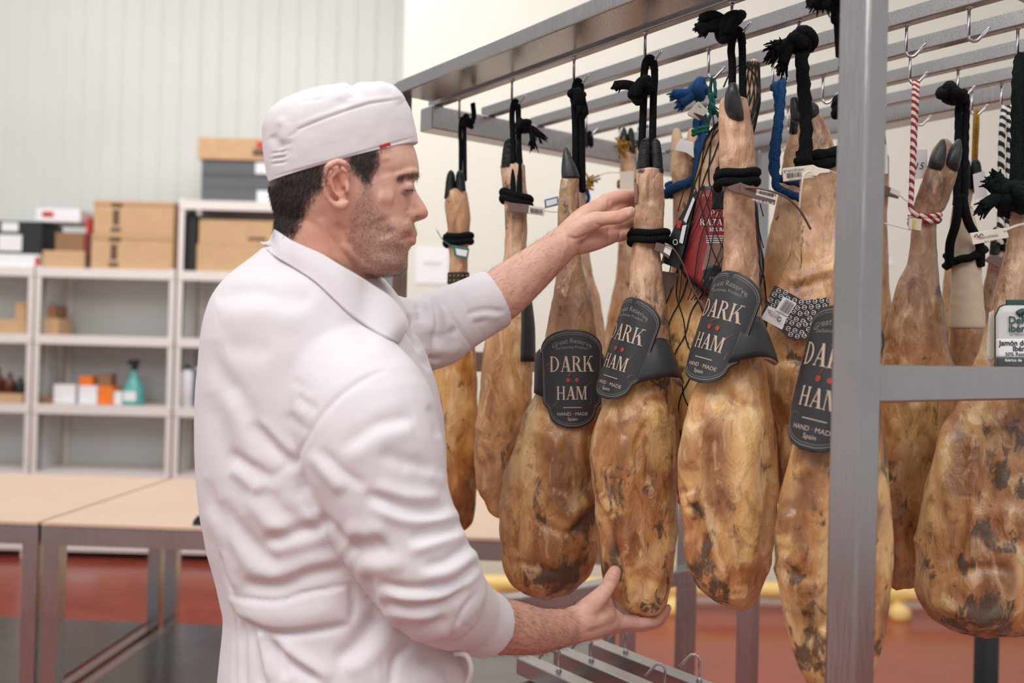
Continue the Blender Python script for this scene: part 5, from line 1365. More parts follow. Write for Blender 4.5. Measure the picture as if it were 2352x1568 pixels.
ham_body(T_, d, ham_mat('ham_skin_19', 19, .1, .1, .6, .75), t, 19, 40, 80)
hoof(1333, 290, 338, 34, d, t)
ropes(HOOK['D2'], 1334, 320, d, t, BK, .004, .01)
b = MB(); rnd = random.Random(12)
for k in range(30):
    a = P(1346+rnd.uniform(-8, 16), 422+rnd.uniform(-14, 10), d-.02); b.tube([a, a+Vector((rnd.uniform(-.012, .02), rnd.uniform(-.01, .01), rnd.uniform(-.012, .012)))], .002, 5)
b.mk('twine_tuft', M['yellow_rope'], t, True)
b = MB(); b.tube(smooth_path([P(1345, 434, d-.02), P(1352, 452, d-.02), P(1348, 470, d-.02)], 4), .004, 6); b.mk('cord_end', M['blue_rope'], t, True)
# ------------------------------------------------------------------ the man
man = thing('person', 'man in white work coat and white cap, in profile, holding a ham with both hands', 'person', P(780, 1500, 1.32))
man.location.z = 0
def remesh(b, voxel, it=4, fac=.5):
    me = bpy.data.meshes.new('tmp'); me.from_pydata([tuple(v) for v in b.v], [], b.f); me.validate(); me.update()
    o = bpy.data.objects.new('tmp', me); COL.objects.link(o)
    bm_ = __import__('bmesh').new(); bm_.from_mesh(me); __import__('bmesh').ops.recalc_face_normals(bm_, faces=bm_.faces); bm_.to_mesh(me); bm_.free()
    m = o.modifiers.new('r', 'REMESH'); m.mode = 'VOXEL'; m.voxel_size = voxel; m.use_smooth_shade = True
    s = o.modifiers.new('s', 'SMOOTH'); s.iterations = it; s.factor = fac
    dg = bpy.context.evaluated_depsgraph_get(); e = bpy.data.meshes.new_from_object(o.evaluated_get(dg))
    n = len(e.vertices); V = np.empty(n*3); e.vertices.foreach_get('co', V); V = V.reshape(-1, 3)
    Nn = np.empty(n*3); e.vertices.foreach_get('normal', Nn); Nn = Nn.reshape(-1, 3)
    Fc = [tuple(p.vertices) for p in e.polygons]
    bpy.data.objects.remove(o); bpy.data.meshes.remove(me); bpy.data.meshes.remove(e)
    return V, Nn, Fc
def chain(b, pts, rs, n=16, sub=5):
    b.add(*capsule_chain([P(*p) for p in pts], rs, n, sub))
def addloft(b, rows, nu, nv, et=0, eb=0, ex=2.0):
    g = loft(rows, nu, nv, et, eb, ex); b.add(g.reshape(-1, 3), grid_faces(g.shape[0], nu))
def ball(b, px, py, d, rx, ry=None, rz=None):
    ry = ry or rx; rz = rz or rx; c = P(px, py, d); V = []; Fc = []
    for i in range(9):
        a = math.pi*(i+.5)/9
        for j in range(14): V.append(c+Vector((rx*math.sin(a)*math.cos(j*math.pi/7), ry*math.sin(a)*math.sin(j*math.pi/7), rz*math.cos(a))))
    Fc = [(i*14+j, (i+1)*14+j, (i+1)*14+(j+1) % 14, i*14+(j+1) % 14) for i in range(8) for j in range(14)]
    Fc += [tuple(range(14)), tuple(8*14+j for j in reversed(range(14)))]
    b.add(V, Fc)
HD = 1.25
def H(y, l, r, s, dc=HD): return (l, y, r, y, s, dc)
b = MB()
# skull and jaw
addloft(b, [H(235, 710, 860, .040), H(262, 665, 900, .060), H(300, 632, 925, .070), H(325, 622, 944, .0745), H(345, 618, 954, .076), H(365, 617, 959, .0765), H(388, 616, 962, .077), H(400, 617, 960, .0765), H(412, 619, 952, .076), H(430, 622, 948, .0755), H(450, 626, 948, .074), H(470, 630, 947, .0725), H(490, 636, 946, .070), H(505, 642, 947, .0675), H(520, 652, 953, .065), H(530, 662, 955, .0635), H(538, 674, 953, .062), H(546, 688, 946, .061), H(556, 702, 945, .060), H(566, 716, 943, .0585), H(578, 732, 935, .057), H(590, 750, 932, .055), H(604, 772, 934, .052), H(616, 798, 930, .047), H(627, 826, 914, .040), H(635, 848, 890, .028)], 72, 150, 20, 8, 2.25)
# neck
addloft(b, [H(430, 650, 830, .056), H(500, 638, 840, .058), H(540, 634, 846, .060), H(600, 640, 850, .062), H(650, 630, 860, .066, 1.27), H(700, 610, 870, .075, 1.29)], 48, 40, 10, 10)
# nose
addloft(b, [H(404, 934, 953, .007), H(416, 932, 951, .0075), H(430, 931, 953, .0085), H(447, 930, 961, .010), H(462, 928, 971, .0125), H(476, 926, 979, .015), H(487, 926, 983.5, .017), H(494, 928, 983, .017), H(500, 932, 978, .0145), H(505, 936, 967, .010), H(509, 938, 957, .006)], 28, 44, 3, 3)
for s in (-1, 1):
    ball(b, 947, 491, HD+s*.0135, .0085, .0062, .0078)
    ball(b, 930, 427, HD+s*.031, .0115, .0115, .011)
    chain(b, [(912, 404, HD+s*.045), (935, 398, HD+s*.034), (953, 396, HD+s*.016)], [.006, .0075, .006], 12)
for y0, x0, x1, r in ((538, 926, 951, .0050), (553, 922, 946, .0068)):
    chain(b, [(x0-4, 547, HD-.024), (x0+10, (y0+546)/2, HD-.018), (x1-3, y0, HD-.008), (x1-1, y0, HD), (x1-3, y0, HD+.008), (x0+10, (y0+546)/2, HD+.018), (x0-4, 547, HD+.024)], [r*.3, r*.65, r, r, r, r*.65, r*.3], 12)
# ears
for s in (-1, 1):
    e = HD+s*.084
    addloft(b, [(757, 384, 790, 388, .005, e+(-s)*.004), (748, 410, 800, 410, .006, e-s*.006), (748, 435, 802, 435, .006, e-s*.007), (760, 460, 797, 462, .005, e-s*.006)], 24, 16, 6, 6)
    chain(b, [(798, 412, e-s*.004), (803, 396, e), (797, 380, e+s*.004), (779, 371, e+s*.007), (758, 379, e+s*.009), (746, 400, e+s*.011), (744, 428, e+s*.011), (752, 453, e+s*.008), (768, 471, e+s*.004)], [.0028, .0034, .0040, .0042, .0044, .0042, .0040, .0038, .0042], 12)
    chain(b, [(768, 470, e+s*.003), (784, 473, e+s*.002), (795, 466, e)], [.0046, .0062, .0045], 12)
    chain(b, [(782, 390, e+s*.002), (768, 398, e+s*.004), (763, 418, e+s*.005), (768, 440, e+s*.004), (782, 452, e+s*.002)], [.0022, .0028, .003, .003, .003], 10)
    chain(b, [(798, 425, e-s*.001), (797, 438, e)], [.0035, .0035], 10)
# hidden trunk and arms inside the clothes
addloft(b, [H(660, 620, 860, .075, 1.30), H(760, 530, 930, .13, 1.32), H(900, 520, 955, .14, 1.32), H(1200, 530, 975, .13, 1.32), H(1500, 560, 980, .13, 1.32), H(1850, 560, 1010, .13, 1.32)], 40, 40, 20, 20)
chain(b, [(800, 830, 1.24), (850, 960, 1.21), (920, 1200, 1.19), (985, 1345, 1.19), (1040, 1400, 1.215), (1110, 1431, 1.28), (1180, 1441, 1.325), (1240, 1448, 1.365), (1300, 1441, 1.41)], [.05, .05, .046, .042, .042, .0385, .0365, .0315, .0265], 24)
chain(b, [(860, 790, 1.40), (940, 780, 1.44), (1010, 752, 1.47), (1080, 713, 1.495), (1139, 684, 1.505), (1200, 637, 1.505), (1255, 592, 1.498), (1300, 553, 1.49)], [.046, .040, .038, .038, .0425, .0375, .031, .0265], 24)
# left hand (far arm) at the shank, palm towards the camera
UH = lambda p, r, n=14: chain(b, p, r, n, 5)
UH([(1298, 552, 1.492), (1345, 498, 1.502), (1392, 466, 1.506)], [.024, .018, .0125])
UH([(1298, 552, 1.492), (1350, 520, 1.508), (1408, 490, 1.516)], [.024, .018, .0125])
UH([(1302, 556, 1.492), (1350, 538, 1.508), (1408, 518, 1.518)], [.024, .018, .0125])
UH([(1306, 560, 1.492), (1355, 556, 1.504), (1402, 545, 1.512)], [.020, .016, .0115])
UH([(1308, 545, 1.484), (1335, 522, 1.474), (1368, 505, 1.470)], [.020, .0175, .0135])           # thenar
UH([(1368, 505, 1.470), (1395, 501, 1.466), (1418, 499, 1.464), (1440, 490, 1.466), (1449, 485, 1.468)], [.0135, .0108, .0108, .0098, .0078])   # thumb
UH([(1392, 462, 1.506), (1418, 452, 1.508), (1434, 449, 1.512), (1458, 450, 1.526), (1478, 454, 1.540)], [.0125, .0108, .0102, .0092, .0078])
UH([(1405, 487, 1.514), (1425, 474, 1.522), (1440, 472, 1.532), (1462, 476, 1.545), (1482, 480, 1.550)], [.0125, .0108, .0100, .0090, .0078])
UH([(1408, 512, 1.516), (1430, 510, 1.524), (1446, 509, 1.534), (1466, 506, 1.546), (1482, 506, 1.550)], [.012, .0105, .0098, .0088, .0076])
UH([(1402, 542, 1.512), (1425, 541, 1.520), (1440, 538, 1.528), (1458, 535, 1.538), (1472, 532, 1.546)], [.0115, .0098, .0092, .0082, .007])
# right hand (near arm) under the ham, thumb up in front of it
UH([(1300, 1441, 1.412), (1345, 1420, 1.424), (1388, 1412, 1.446)], [.0265, .0225, .0180])
UH([(1300, 1441, 1.412), (1350, 1436, 1.430), (1405, 1428, 1.458)], [.0265, .0215, .0150])
UH([(1305, 1441, 1.416), (1355, 1441, 1.446), (1410, 1434, 1.482)], [.024, .0185, .0130])
UH([(1310, 1441, 1.424), (1362, 1443, 1.462), (1412, 1437, 1.505)], [.022, .0165, .0120])
UH([(1312, 1441, 1.430), (1366, 1442, 1.478), (1412, 1437, 1.526)], [.020, .0150, .0110])
UH([(1318, 1428, 1.414), (1352, 1396, 1.422), (1380, 1368, 1.430), (1394, 1350, 1.433), (1405, 1328, 1.437), (1412, 1313, 1.442)], [.0190, .0165, .0135, .0110, .0115, .0098])   # thumb
UH([(1404, 1427, 1.458), (1440, 1428, 1.470), (1472, 1430, 1.480), (1500, 1428, 1.487), (1518, 1413, 1.490), (1530, 1396, 1.492)], [.0140, .0110, .0094, .0090, .0080, .0064])
UH([(1410, 1432, 1.482), (1450, 1434, 1.494), (1480, 1435, 1.500), (1506, 1430, 1.506), (1524, 1412, 1.508), (1533, 1396, 1.510)], [.0130, .0108, .0096, .0090, .0080, .0066])
UH([(1412, 1435, 1.505), (1450, 1437, 1.514), (1478, 1437, 1.520), (1502, 1430, 1.526), (1518, 1412, 1.528)], [.012, .0100, .0092, .0084, .0068])
UH([(1412, 1435, 1.526), (1445, 1437, 1.534), (1470, 1436, 1.538), (1490, 1426, 1.542)], [.011, .0088, .0080, .0064])
# web between thumb and index
UH([(1392, 1380, 1.440), (1400, 1402, 1.452), (1420, 1418, 1.462)], [.0095, .0100, .0095])
Vb, Nb, Fb = remesh(b, .0022, 3, .5)
SKS = [([(914, 420), (930, 411), (952, 409)], 7, -.0030), ([(917, 446), (932, 449), (944, 444)], 4, -.0014), ([(918, 419), (932, 415), (948, 420)], 2.2, -.0012), ([(936, 498), (926, 514), (920, 530)], 7, -.0010),
       ([(935, 479), (932, 492), (941, 502)], 3, -.0020), ([(955, 502), (964, 500)], 3.2, -.0035), ([(918, 549), (932, 547), (950, 544.5)], 2.0, -.0022), ([(872, 500), (892, 545)], 24, -.0035),
       ([(868, 452), (905, 458)], 16, .003), ([(786, 556), (826, 606), (880, 628)], 9, .0028), ([(884, 366), (892, 404)], 16, -.002), ([(735, 500), (770, 580), (800, 640)], 12, .003), ([(775, 510), (800, 560), (826, 620)], 10, -.003),
       ([(930, 572), (938, 577)], 6, -.002), ([(770, 405), (778, 425), (780, 440)], 7, -.004), ([(784, 432), (791, 436)], 4, -.005), ([(760, 385), (752, 405), (751, 430)], 3.2, -.0018),
       ([(1305, 545), (1309, 565), (1314, 583)], 2.6, -.0022), ([(1360, 507), (1373, 516), (1388, 519)], 2, -.0014), ([(1396, 520), (1398, 562)], 2.6, -.0014), ([(1296, 542), (1324, 549), (1380, 527)], 3.2, -.0018), ([(1413, 491), (1415, 505)], 1.6, -.0009), ([(1420, 490), (1421, 505)], 1.6, -.0009), ([(1417, 491), (1418, 505)], 1.2, -.0005),
       ([(1398, 455), (1398, 482)], 2.6, -.0018), ([(1424, 526), (1422, 552)], 2, -.0016), ([(1340, 515), (1360, 505)], 8, .002), ([(1335, 562), (1385, 552)], 8, .0015),
       ([(1388, 1333), (1402, 1336), (1416, 1342)], 2, -.0012), ([(1390, 1329), (1414, 1335)], 1.6, -.0008), ([(1313, 1406), (1326, 1412), (1339, 1422)], 3, -.0014), ([(1345, 1378), (1352, 1390)], 3, -.0008), ([(1398, 1396), (1370, 1425)], 8, -.0018), ([(1345, 1440), (1380, 1430)], 8, .0015), ([(1468, 1420), (1470, 1442)], 2.4, -.0009), ([(1502, 1416), (1506, 1438)], 2.4, -.0009),
       ([(1262, 640), (1290, 600), (1300, 560)], 4, .0012), ([(1215, 690), (1270, 620)], 5, -.001)]
px, py = proj(Vb); front = (Nb[:, 1] < .25)
dv = np.zeros(len(Vb))
for line, w_, a in SKS: dv += np.where(front, stroke(px, py, line, w_)*a, 0)
Vb = Vb+Nb*dv[:, None]
px, py = proj(Vb)
def polymask(px, py, poly, soft=6, n=8, seed=2):
    rs = np.random.RandomState(seed); out = np.zeros(len(px))
    xs = np.array([p[0] for p in poly]); ys = np.array([p[1] for p in poly])
    sel = (px > xs.min()-2*soft) & (px < xs.max()+2*soft) & (py > ys.min()-2*soft) & (py < ys.max()+2*soft)
    X = px[sel]; Y = py[sel]; acc = np.zeros(len(X))
    for k in range(n):
        jx = X+rs.randn(len(X))*soft; jy = Y+rs.randn(len(X))*soft; c = np.zeros(len(X), bool)
        for i in range(len(poly)):
            (x1, y1), (x2, y2) = poly[i], poly[(i+1) % len(poly)]
            if y1 == y2: continue
            m = ((y1 > jy) != (y2 > jy)) & (jx < (x2-x1)*(jy-y1)/(y2-y1)+x1); c ^= m
        acc += c
    out[sel] = acc/n; return out
headm = (np.abs(Vb[:, 1]-HD) < .11) & (px < 1000) & (py < 700)
# the same masks fall on both sides of the head: they depend on height and length only
vx = np.stack([Vb[:, 0], np.full(len(Vb), HD), Vb[:, 2]], -1); sx, sy = proj(vx)
k_ = 1176+(px-1176)  # camera-side coordinates are used for the near half
near = Vb[:, 1] < HD
sx = np.where(near, px, sx); sy = np.where(near, py, sy)
hairp = [(605, 360), (742, 345), (746, 395), (742, 428), (724, 440), (710, 462), (700, 486), (688, 505), (682, 528), (668, 545), (650, 540), (628, 545), (610, 440)]
sidep = [(786, 330), (874, 330), (866, 372), (859, 396), (851, 414), (843, 420), (832, 408), (818, 398), (806, 386)]
beardp = [(836, 418), (850, 420), (862, 470), (884, 498), (906, 520), (922, 548), (932, 580), (940, 606), (932, 630), (905, 640), (850, 646), (832, 612), (812, 578), (796, 548), (806, 500), (822, 465)]
mustp = [(926, 514), (950, 511), (962, 526), (946, 538), (914, 546)]
browp = [(908, 404), (930, 397), (966, 393), (966, 401), (948, 405), (925, 408), (908, 413)]
lipp = [(912, 547), (930, 540), (952, 531), (964, 536), (960, 566), (944, 563), (925, 552)]
a_hair = np.maximum(polymask(sx, sy, hairp, 8), polymask(sx, sy, sidep, 6, seed=3))
a_hair = np.maximum(a_hair, .50*polymask(sx, sy, browp, 3.0, seed=4))
lash = [([(922, 434), (934, 438), (948, 436), (954, 433)], 2.0)]
a_hair = np.maximum(a_hair, np.where(headm & near, stroke(px, py, lash[0][0], 1.8), 0)*.6)
a_hair = np.where(headm, a_hair, 0)
nape = polymask(sx, sy, [(636, 470), (700, 470), (700, 560), (636, 560)], 12, seed=7)*.35
a_beard_ear_shade = np.where(headm, np.maximum(np.maximum(polymask(sx, sy, beardp, 7, seed=5), .7*polymask(sx, sy, mustp, 4, seed=6)), nape), 0)
a_beard_ear_shade = np.maximum(a_beard_ear_shade, np.where(headm & near, np.exp(-((px-789)**2+(py-435)**2)/30.), 0)*1.2)  # shade of the ear hole painted as a dark spot, sharing the stubble mask
a_beard_ear_shade *= .74
a_lip = np.where(headm, polymask(sx, sy, lipp, 2, seed=8), 0)
def gb(x, y, w_): return np.exp(-((px-x)**2+(py-y)**2)/(w_*w_))
a_red = gb(768, 420, 38)*.8+gb(905, 468, 30)*.4+gb(972, 490, 20)*.6+gb(1400, 540, 34)*.5+gb(1420, 470, 30)*.4+gb(1410, 1310, 20)*.5+gb(1520, 1410, 24)*.5+gb(800, 520, 50)*.15
a_br = gb(740, 560, 90)*.8+gb(1180, 1450, 110)*.5+gb(1290, 1460, 60)*.3+gb(1230, 600, 120)*.12
AT = {'red': np.clip(a_red, 0, 1), 'brown': np.clip(a_br, 0, 1), 'beard_ear_shade': a_beard_ear_shade, 'hair': a_hair, 'lip': a_lip*.6}
body = mk('body', Vb, Fb, M['skin'], man, True, attrs=AT)
bvh_b = BVHTree.FromPolygons([Vector(v) for v in Vb], Fb)
camO = Vector((0, 0, CAMZ))
def hit(bv, x, y):
    d_ = (P(x, y, 1.0)-camO).normalized(); r = bv.ray_cast(camO, d_)
    return r[0] if r[0] is not None else None
# hair, stubble and arm hair as short strands
def strands(name, weight, n, length, width, flow, mat, seed, jit=.4, parent=man, lift=.35):
    rs = np.random.RandomState(seed); w_ = weight/weight.sum(); idx = rs.choice(len(Vb), n, p=w_)
    p = Vb[idx]+rs.randn(n, 3)*.0009; nn = Nb[idx]; fl = flow(p) if callable(flow) else np.tile(np.array(flow, float), (n, 1))
    fl = fl-nn*(fl*nn).sum(1, keepdims=True); fl /= np.linalg.norm(fl, axis=1, keepdims=True)+1e-9
    dr = fl+nn*lift+rs.randn(n, 3)*jit*.5; dr /= np.linalg.norm(dr, axis=1, keepdims=True)
    L = length*(.6+.7*rs.rand(n, 1)); sd = np.cross(dr, nn+rs.randn(n, 3)*.5); sd /= np.linalg.norm(sd, axis=1, keepdims=True)+1e-9
    mid = p+dr*L*.55; tip = p+dr*L-nn*L*.12
    V = np.stack([p-sd*width, p+sd*width, mid-sd*width*.7, mid+sd*width*.7, tip], 1).reshape(-1, 3)
    F_ = []
    for i in range(n): o = i*5; F_ += [(o, o+1, o+3, o+2), (o+2, o+3, o+4)]
    ob = mk(name, V, F_, mat, parent); ob['kind'] = 'stuff'; return ob
hw_ = np.where(headm, a_hair, 0)*(a_hair > .3)
hw_ = hw_*(sy < 560)*(sy > np.where(sx < 636, 428, 414)-.277*(sx-615))
strands('hair', hw_+1e-9*headm, 15000, .0075, .00022, (-.25, 0, -1), M['hair'], 1, .45)
strands('beard_stubble', np.where(headm, a_beard_ear_shade+.04*nape, 0), 7500, .0024, .00013, (.1, 0, -1), M['stubble'], 2, .6, lift=.8)
fa = ((px > 1095) & (px < 1330) & (py > 1370) & (py < 1520)) | ((px > 1110) & (px < 1290) & (py > 520) & (py < 760) & (np.abs(Vb[:, 1]-1.5) < .06))
up = fa & (Nb[:, 1] < .6)
strands('arm_hair', up*np.where(py > 1000, 1.4, .55), 4200, .010, .00010, lambda p: np.stack([np.ones(len(p)), np.zeros(len(p)), np.where(p[:, 2] < 1.3, -.55, .15)], -1), M['stubble'], 3, .6, lift=.5)
# finger nails
for poly, k in (([(1439, 480), (1444, 477), (1449, 480), (1450, 487), (1446, 494), (1441, 495), (1439, 488)], 0), ([(1404, 1308), (1412, 1307), (1421, 1311), (1427, 1315), (1423, 1320), (1413, 1318), (1405, 1313)], 1)):
    pts = []; cx_ = sum(p[0] for p in poly)/len(poly); cy_ = sum(p[1] for p in poly)/len(poly)
    hs = [hit(bvh_b, x, y) for x, y in poly]+[hit(bvh_b, cx_, cy_)]
    hs = [h if h is not None else hs[-1] for h in hs]
    V = [h+Vector((0, -.0004, 0)) for h in hs]; V[-1] += Vector((0, -.0004, 0)); n = len(poly)
    mk('fingernail', V, [(i, (i+1) % n, n) for i in range(n)], M['nail'], man, True)
# eyelashes
b = MB()
for i in range(14):
    x = 930+i*1.8; h = hit(bvh_b, min(x, 946), 436)
    if h: b.tube([h+Vector((0, -.0003, 0)), h+Vector((.004, -.002, -.0012)), h+Vector((.007, -.002, -.0008))], [.0003, .0002, .0001], 4)
b.mk('eyelash', M['hair'], man)

# ------------------------------------------------------------------ coat
b = MB(); TC = 1.325
addloft(b, [H(572, 612, 770, .075, 1.29), H(590, 596, 815, .092, 1.30), H(615, 566, 855, .115, 1.31), H(640, 538, 880, .14, TC), H(670, 514, 906, .16, TC), H(710, 496, 934, .172, TC), H(760, 485, 956, .18, TC), H(830, 477, 985, .185, TC), H(900, 471, 1006, .185, TC), H(1000, 467, 1022, .182, TC), H(1100, 470, 1026, .178, TC), H(1180, 479, 1030, .172, TC), H(1250, 492, 1030, .166, TC), H(1310, 507, 1032, .16, TC), H(1360, 518, 1036, .158, TC), H(1400, 526, 1040, .158, TC), H(1440, 524, 1050, .16, TC), H(1500, 517, 1072, .164, TC), H(1568, 511, 1080, .168, TC), H(1700, 504, 1090, .172, TC), H(1900, 496, 1105, .178, TC), H(2260, 482, 1125, .185, TC)], 96, 150, 8, 10, 2.15)
chain(b, [(770, 860, 1.215), (835, 960, 1.185), (858, 1050, 1.175), (880, 1130, 1.172), (915, 1215, 1.17), (955, 1290, 1.168), (1000, 1355, 1.18)], [.082, .090, .088, .081, .074, .070, .064], 40)
chain(b, [(985, 1335, 1.175), (1030, 1385, 1.21), (1070, 1410, 1.245), (1096, 1424, 1.268)], [.062, .056, .048, .042], 36)
b.tube([P(1062, 1407, 1.238), P(1080, 1416, 1.252), P(1100, 1427, 1.270), P(1117, 1434, 1.286)], [.044, .0455, .0455, .0450], 40)
chain(b, [(860, 800, 1.40), (905, 780, 1.425), (950, 770, 1.45), (1000, 756, 1.472), (1050, 727, 1.49), (1100, 704, 1.50)], [.085, .070, .058, .060, .052, .0465], 36)
b.tube([P(1040, 735, 1.486), P(1065, 722, 1.492), P(1100, 704, 1.50), P(1138, 684, 1.508)], [.0545, .0520, .0500, .0480], 40)
Vc, Nc, Fc_ = remesh(b, .0036, 5, .5)
bv0 = BVHTree.FromPolygons([Vector(v) for v in Vc], Fc_)
px, py = proj(Vc)
vis = np.zeros(len(Vc), bool)
for i in np.nonzero(Nc[:, 1] < .35)[0]:
    if py[i] > 1600: continue
    v = Vector(Vc[i]); dr = v-camO; L = dr.length; r = bv0.ray_cast(camO, dr/L)
    vis[i] = r[0] is None or r[3] > L-.012
CS = [ # back and yoke
 ([(497, 691), (545, 672), (593, 670), (650, 682), (708, 700)], 15, -.0075), ([(505, 735), (600, 715), (700, 735)], 22, .005), ([(520, 805), (570, 800), (620, 810)], 18, -.004),
 ([(490, 780), (497, 844), (555, 921), (600, 1000), (631, 1074)], 16, -.006), ([(478, 900), (500, 980), (530, 1080), (560, 1180)], 16, -.005), ([(520, 900), (560, 990), (600, 1090)], 16, .005),
 ([(620, 640), (670, 660), (715, 700)], 12, -.003), ([(740, 690), (800, 740), (860, 800)], 14, -.002), ([(760, 680), (830, 740), (900, 800)], 16, .002),
 # puckers at the armhole
 ([(672, 870), (694, 890), (718, 905)], 7, -.004), ([(680, 905), (702, 925), (728, 945)], 7, -.005), ([(655, 950), (685, 975), (714, 992)], 8, -.0055), ([(690, 890), (714, 915)], 6, .003), ([(670, 935), (700, 955)], 7, .003),
 ([(575, 970), (605, 1003), (640, 1038), (684, 1072)], 10, -.0075), ([(590, 960), (640, 1010), (684, 1050)], 9, .005), ([(515, 1040), (560, 1062), (600, 1085), (630, 1115)], 10, -.007), ([(520, 1075), (560, 1100), (600, 1130)], 10, .005),
 ([(690, 1080), (660, 1070), (620, 1100)], 8, -.003), ([(600, 1120), (650, 1170), (700, 1200)], 14, -.006), ([(560, 1140), (620, 1200), (680, 1230)], 12, .005), ([(690, 1130), (720, 1180), (755, 1230)], 10, .006),
 # armhole seam
 ([(895, 848), (853, 862), (807, 890), (769, 921), (738, 955), (715, 990), (692, 1028), (681, 1059), (686, 1089)], 4.5, -.0035), ([(686, 1075), (700, 1130), (738, 1190), (780, 1235), (812, 1275)], 9, -.009),
 # sleeve
 ([(784, 1034), (830, 1000), (880, 972), (955, 957)], 12, -.0045), ([(800, 1060), (860, 1010), (950, 985)], 18, .004), ([(870, 1040), (930, 1060), (990, 1085)], 12, -.0045), ([(930, 1075), (980, 1090), (1025, 1110)], 10, .003), ([(985, 930), (1002, 965), (1008, 1005)], 7, -.004), ([(930, 970), (945, 1010), (960, 1050)], 10, .002),
 ([(712, 1038), (750, 1085), (790, 1130)], 12, .005), ([(730, 1030), (780, 1080), (840, 1120)], 9, -.0045), ([(840, 1130), (880, 1152), (950, 1172), (1030, 1168)], 9, -.0075), ([(850, 1155), (920, 1190), (1000, 1196), (1058, 1180)], 11, .007), ([(860, 1112), (930, 1138), (1010, 1142)], 10, .005),
 ([(943, 1240), (984, 1222), (1030, 1212), (1066, 1204)], 9, -.0065), ([(935, 1265), (1000, 1248), (1070, 1226)], 10, .006), ([(975, 1300), (1020, 1290), (1060, 1262), (1085, 1240)], 7, -.006), ([(960, 1325), (1030, 1312), (1075, 1285), (1096, 1262)], 10, .006),
 ([(870, 1338), (920, 1352), (990, 1352), (1050, 1338), (1096, 1292)], 7, -.008), ([(880, 1362), (950, 1372), (1020, 1362), (1075, 1330), (1100, 1305)], 8, .006), ([(880, 1386), (950, 1396), (1020, 1386), (1075, 1345)], 7, -.006), ([(885, 1405), (950, 1415), (1010, 1405)], 10, .005), ([(905, 1438), (970, 1440), (1030, 1420)], 8, -.005),
 ([(800, 1246), (830, 1262), (862, 1258), (885, 1240)], 18, -.008), ([(790, 1210), (840, 1225), (890, 1205)], 14, .004), ([(820, 1290), (870, 1300), (930, 1290)], 14, .005), ([(875, 1352), (868, 1380), (885, 1420), (930, 1455)], 8, .004),
 # near cuff edge
 ([(1098, 1360), (1062, 1400), (1040, 1452), (1024, 1488)], 4, -.0035), ([(1030, 1400), (1058, 1430), (1095, 1452)], 3, -.0012),
 # lower back
 ([(600, 1246), (640, 1236), (690, 1218), (765, 1203)], 10, -.008), ([(610, 1268), (680, 1250), (770, 1228)], 12, .005), ([(600, 1215), (680, 1192), (740, 1180)], 14, .004), ([(555, 1338), (600, 1346), (650, 1345), (712, 1318), (800, 1303)], 10, -.0085), ([(560, 1310), (640, 1318), (720, 1290), (790, 1278)], 13, .005),
 ([(505, 1150), (530, 1195), (576, 1246), (644, 1304)], 14, -.008), ([(485, 1160), (510, 1220), (560, 1280), (610, 1318)], 14, .006), ([(474, 1100), (490, 1160), (515, 1220), (545, 1300)], 9, -.005), ([(640, 1150), (700, 1180), (740, 1190)], 14, .004), ([(730, 1200), (780, 1260), (800, 1320)], 10, .003),
 ([(506, 1270), (516, 1320), (535, 1366)], 4, -.004), ([(512, 1262), (524, 1310), (545, 1355)], 6, .003),
 # belt band
 ([(528, 1368), (570, 1376), (644, 1380), (700, 1362), (800, 1345)], 4, -.0045), ([(560, 1418), (603, 1447), (661, 1455), (746, 1444), (800, 1432)], 6, -.009), ([(540, 1395), (600, 1412), (680, 1414), (790, 1390)], 22, .006),
 ([(800, 1335), (812, 1380), (806, 1430)], 6, -.004), ([(840, 1320), (850, 1360), (880, 1410)], 9, -.006),
 # skirt folds
 ([(617, 1480), (660, 1518), (700, 1545), (740, 1566)], 9, -.009), ([(640, 1475), (700, 1520), (760, 1560)], 11, .007), ([(603, 1455), (630, 1500), (660, 1560)], 8, -.008), ([(590, 1450), (600, 1500), (620, 1568)], 8, .005), ([(536, 1400), (540, 1460), (538, 1590)], 5, -.006), ([(553, 1410), (560, 1480), (561, 1590)], 5, -.006), ([(570, 1425), (592, 1500), (605, 1590)], 7, -.007), ([(546, 1420), (549, 1590)], 4, .003),
 ([(763, 1520), (800, 1500), (848, 1445), (876, 1402)], 14, -.009), ([(790, 1540), (850, 1510), (900, 1450)], 16, .006), ([(899, 1590), (905, 1520), (925, 1495), (950, 1480)], 6, -.006), ([(820, 1560), (880, 1555)], 20, .003), ([(960, 1520), (1010, 1530), (1060, 1590)], 10, -.005), ([(1045, 1490), (1068, 1520), (1078, 1590)], 5, -.005),
 # front edge and far sleeve
 ([(932, 752), (955, 790), (966, 816), (985, 850)], 4, -.004), ([(946, 748), (972, 800), (994, 850)], 3.5, -.0025),
 ([(996, 682), (1006, 715), (1009, 751), (1003, 800)], 6, -.008), ([(1016, 700), (1026, 745), (1030, 780)], 7, .004), ([(958, 694), (972, 712), (968, 740)], 6, -.006), ([(975, 690), (988, 720), (985, 770)], 8, .005), ([(940, 720), (955, 760), (975, 800)], 6, -.006), ([(1006, 780), (1030, 765), (1056, 758)], 5, -.005), ([(995, 800), (1035, 805), (1060, 790)], 7, .003), ([(985, 818), (1000, 826), (1010, 820)], 4, -.005),
 ([(1012, 677), (1030, 712), (1053, 747), (1072, 778), (1085, 800)], 3, -.0035), ([(1046, 664), (1068, 700), (1086, 730), (1112, 775)], 2.2, -.0016), ([(1070, 723), (1095, 714), (1123, 712), (1160, 716)], 3, -.0045), ([(1080, 732), (1110, 724), (1150, 728)], 5, .0025), ([(1084, 742), (1120, 738)], 3, -.002)]
rs = np.random.RandomState(4)
dv = np.zeros(len(Vc))
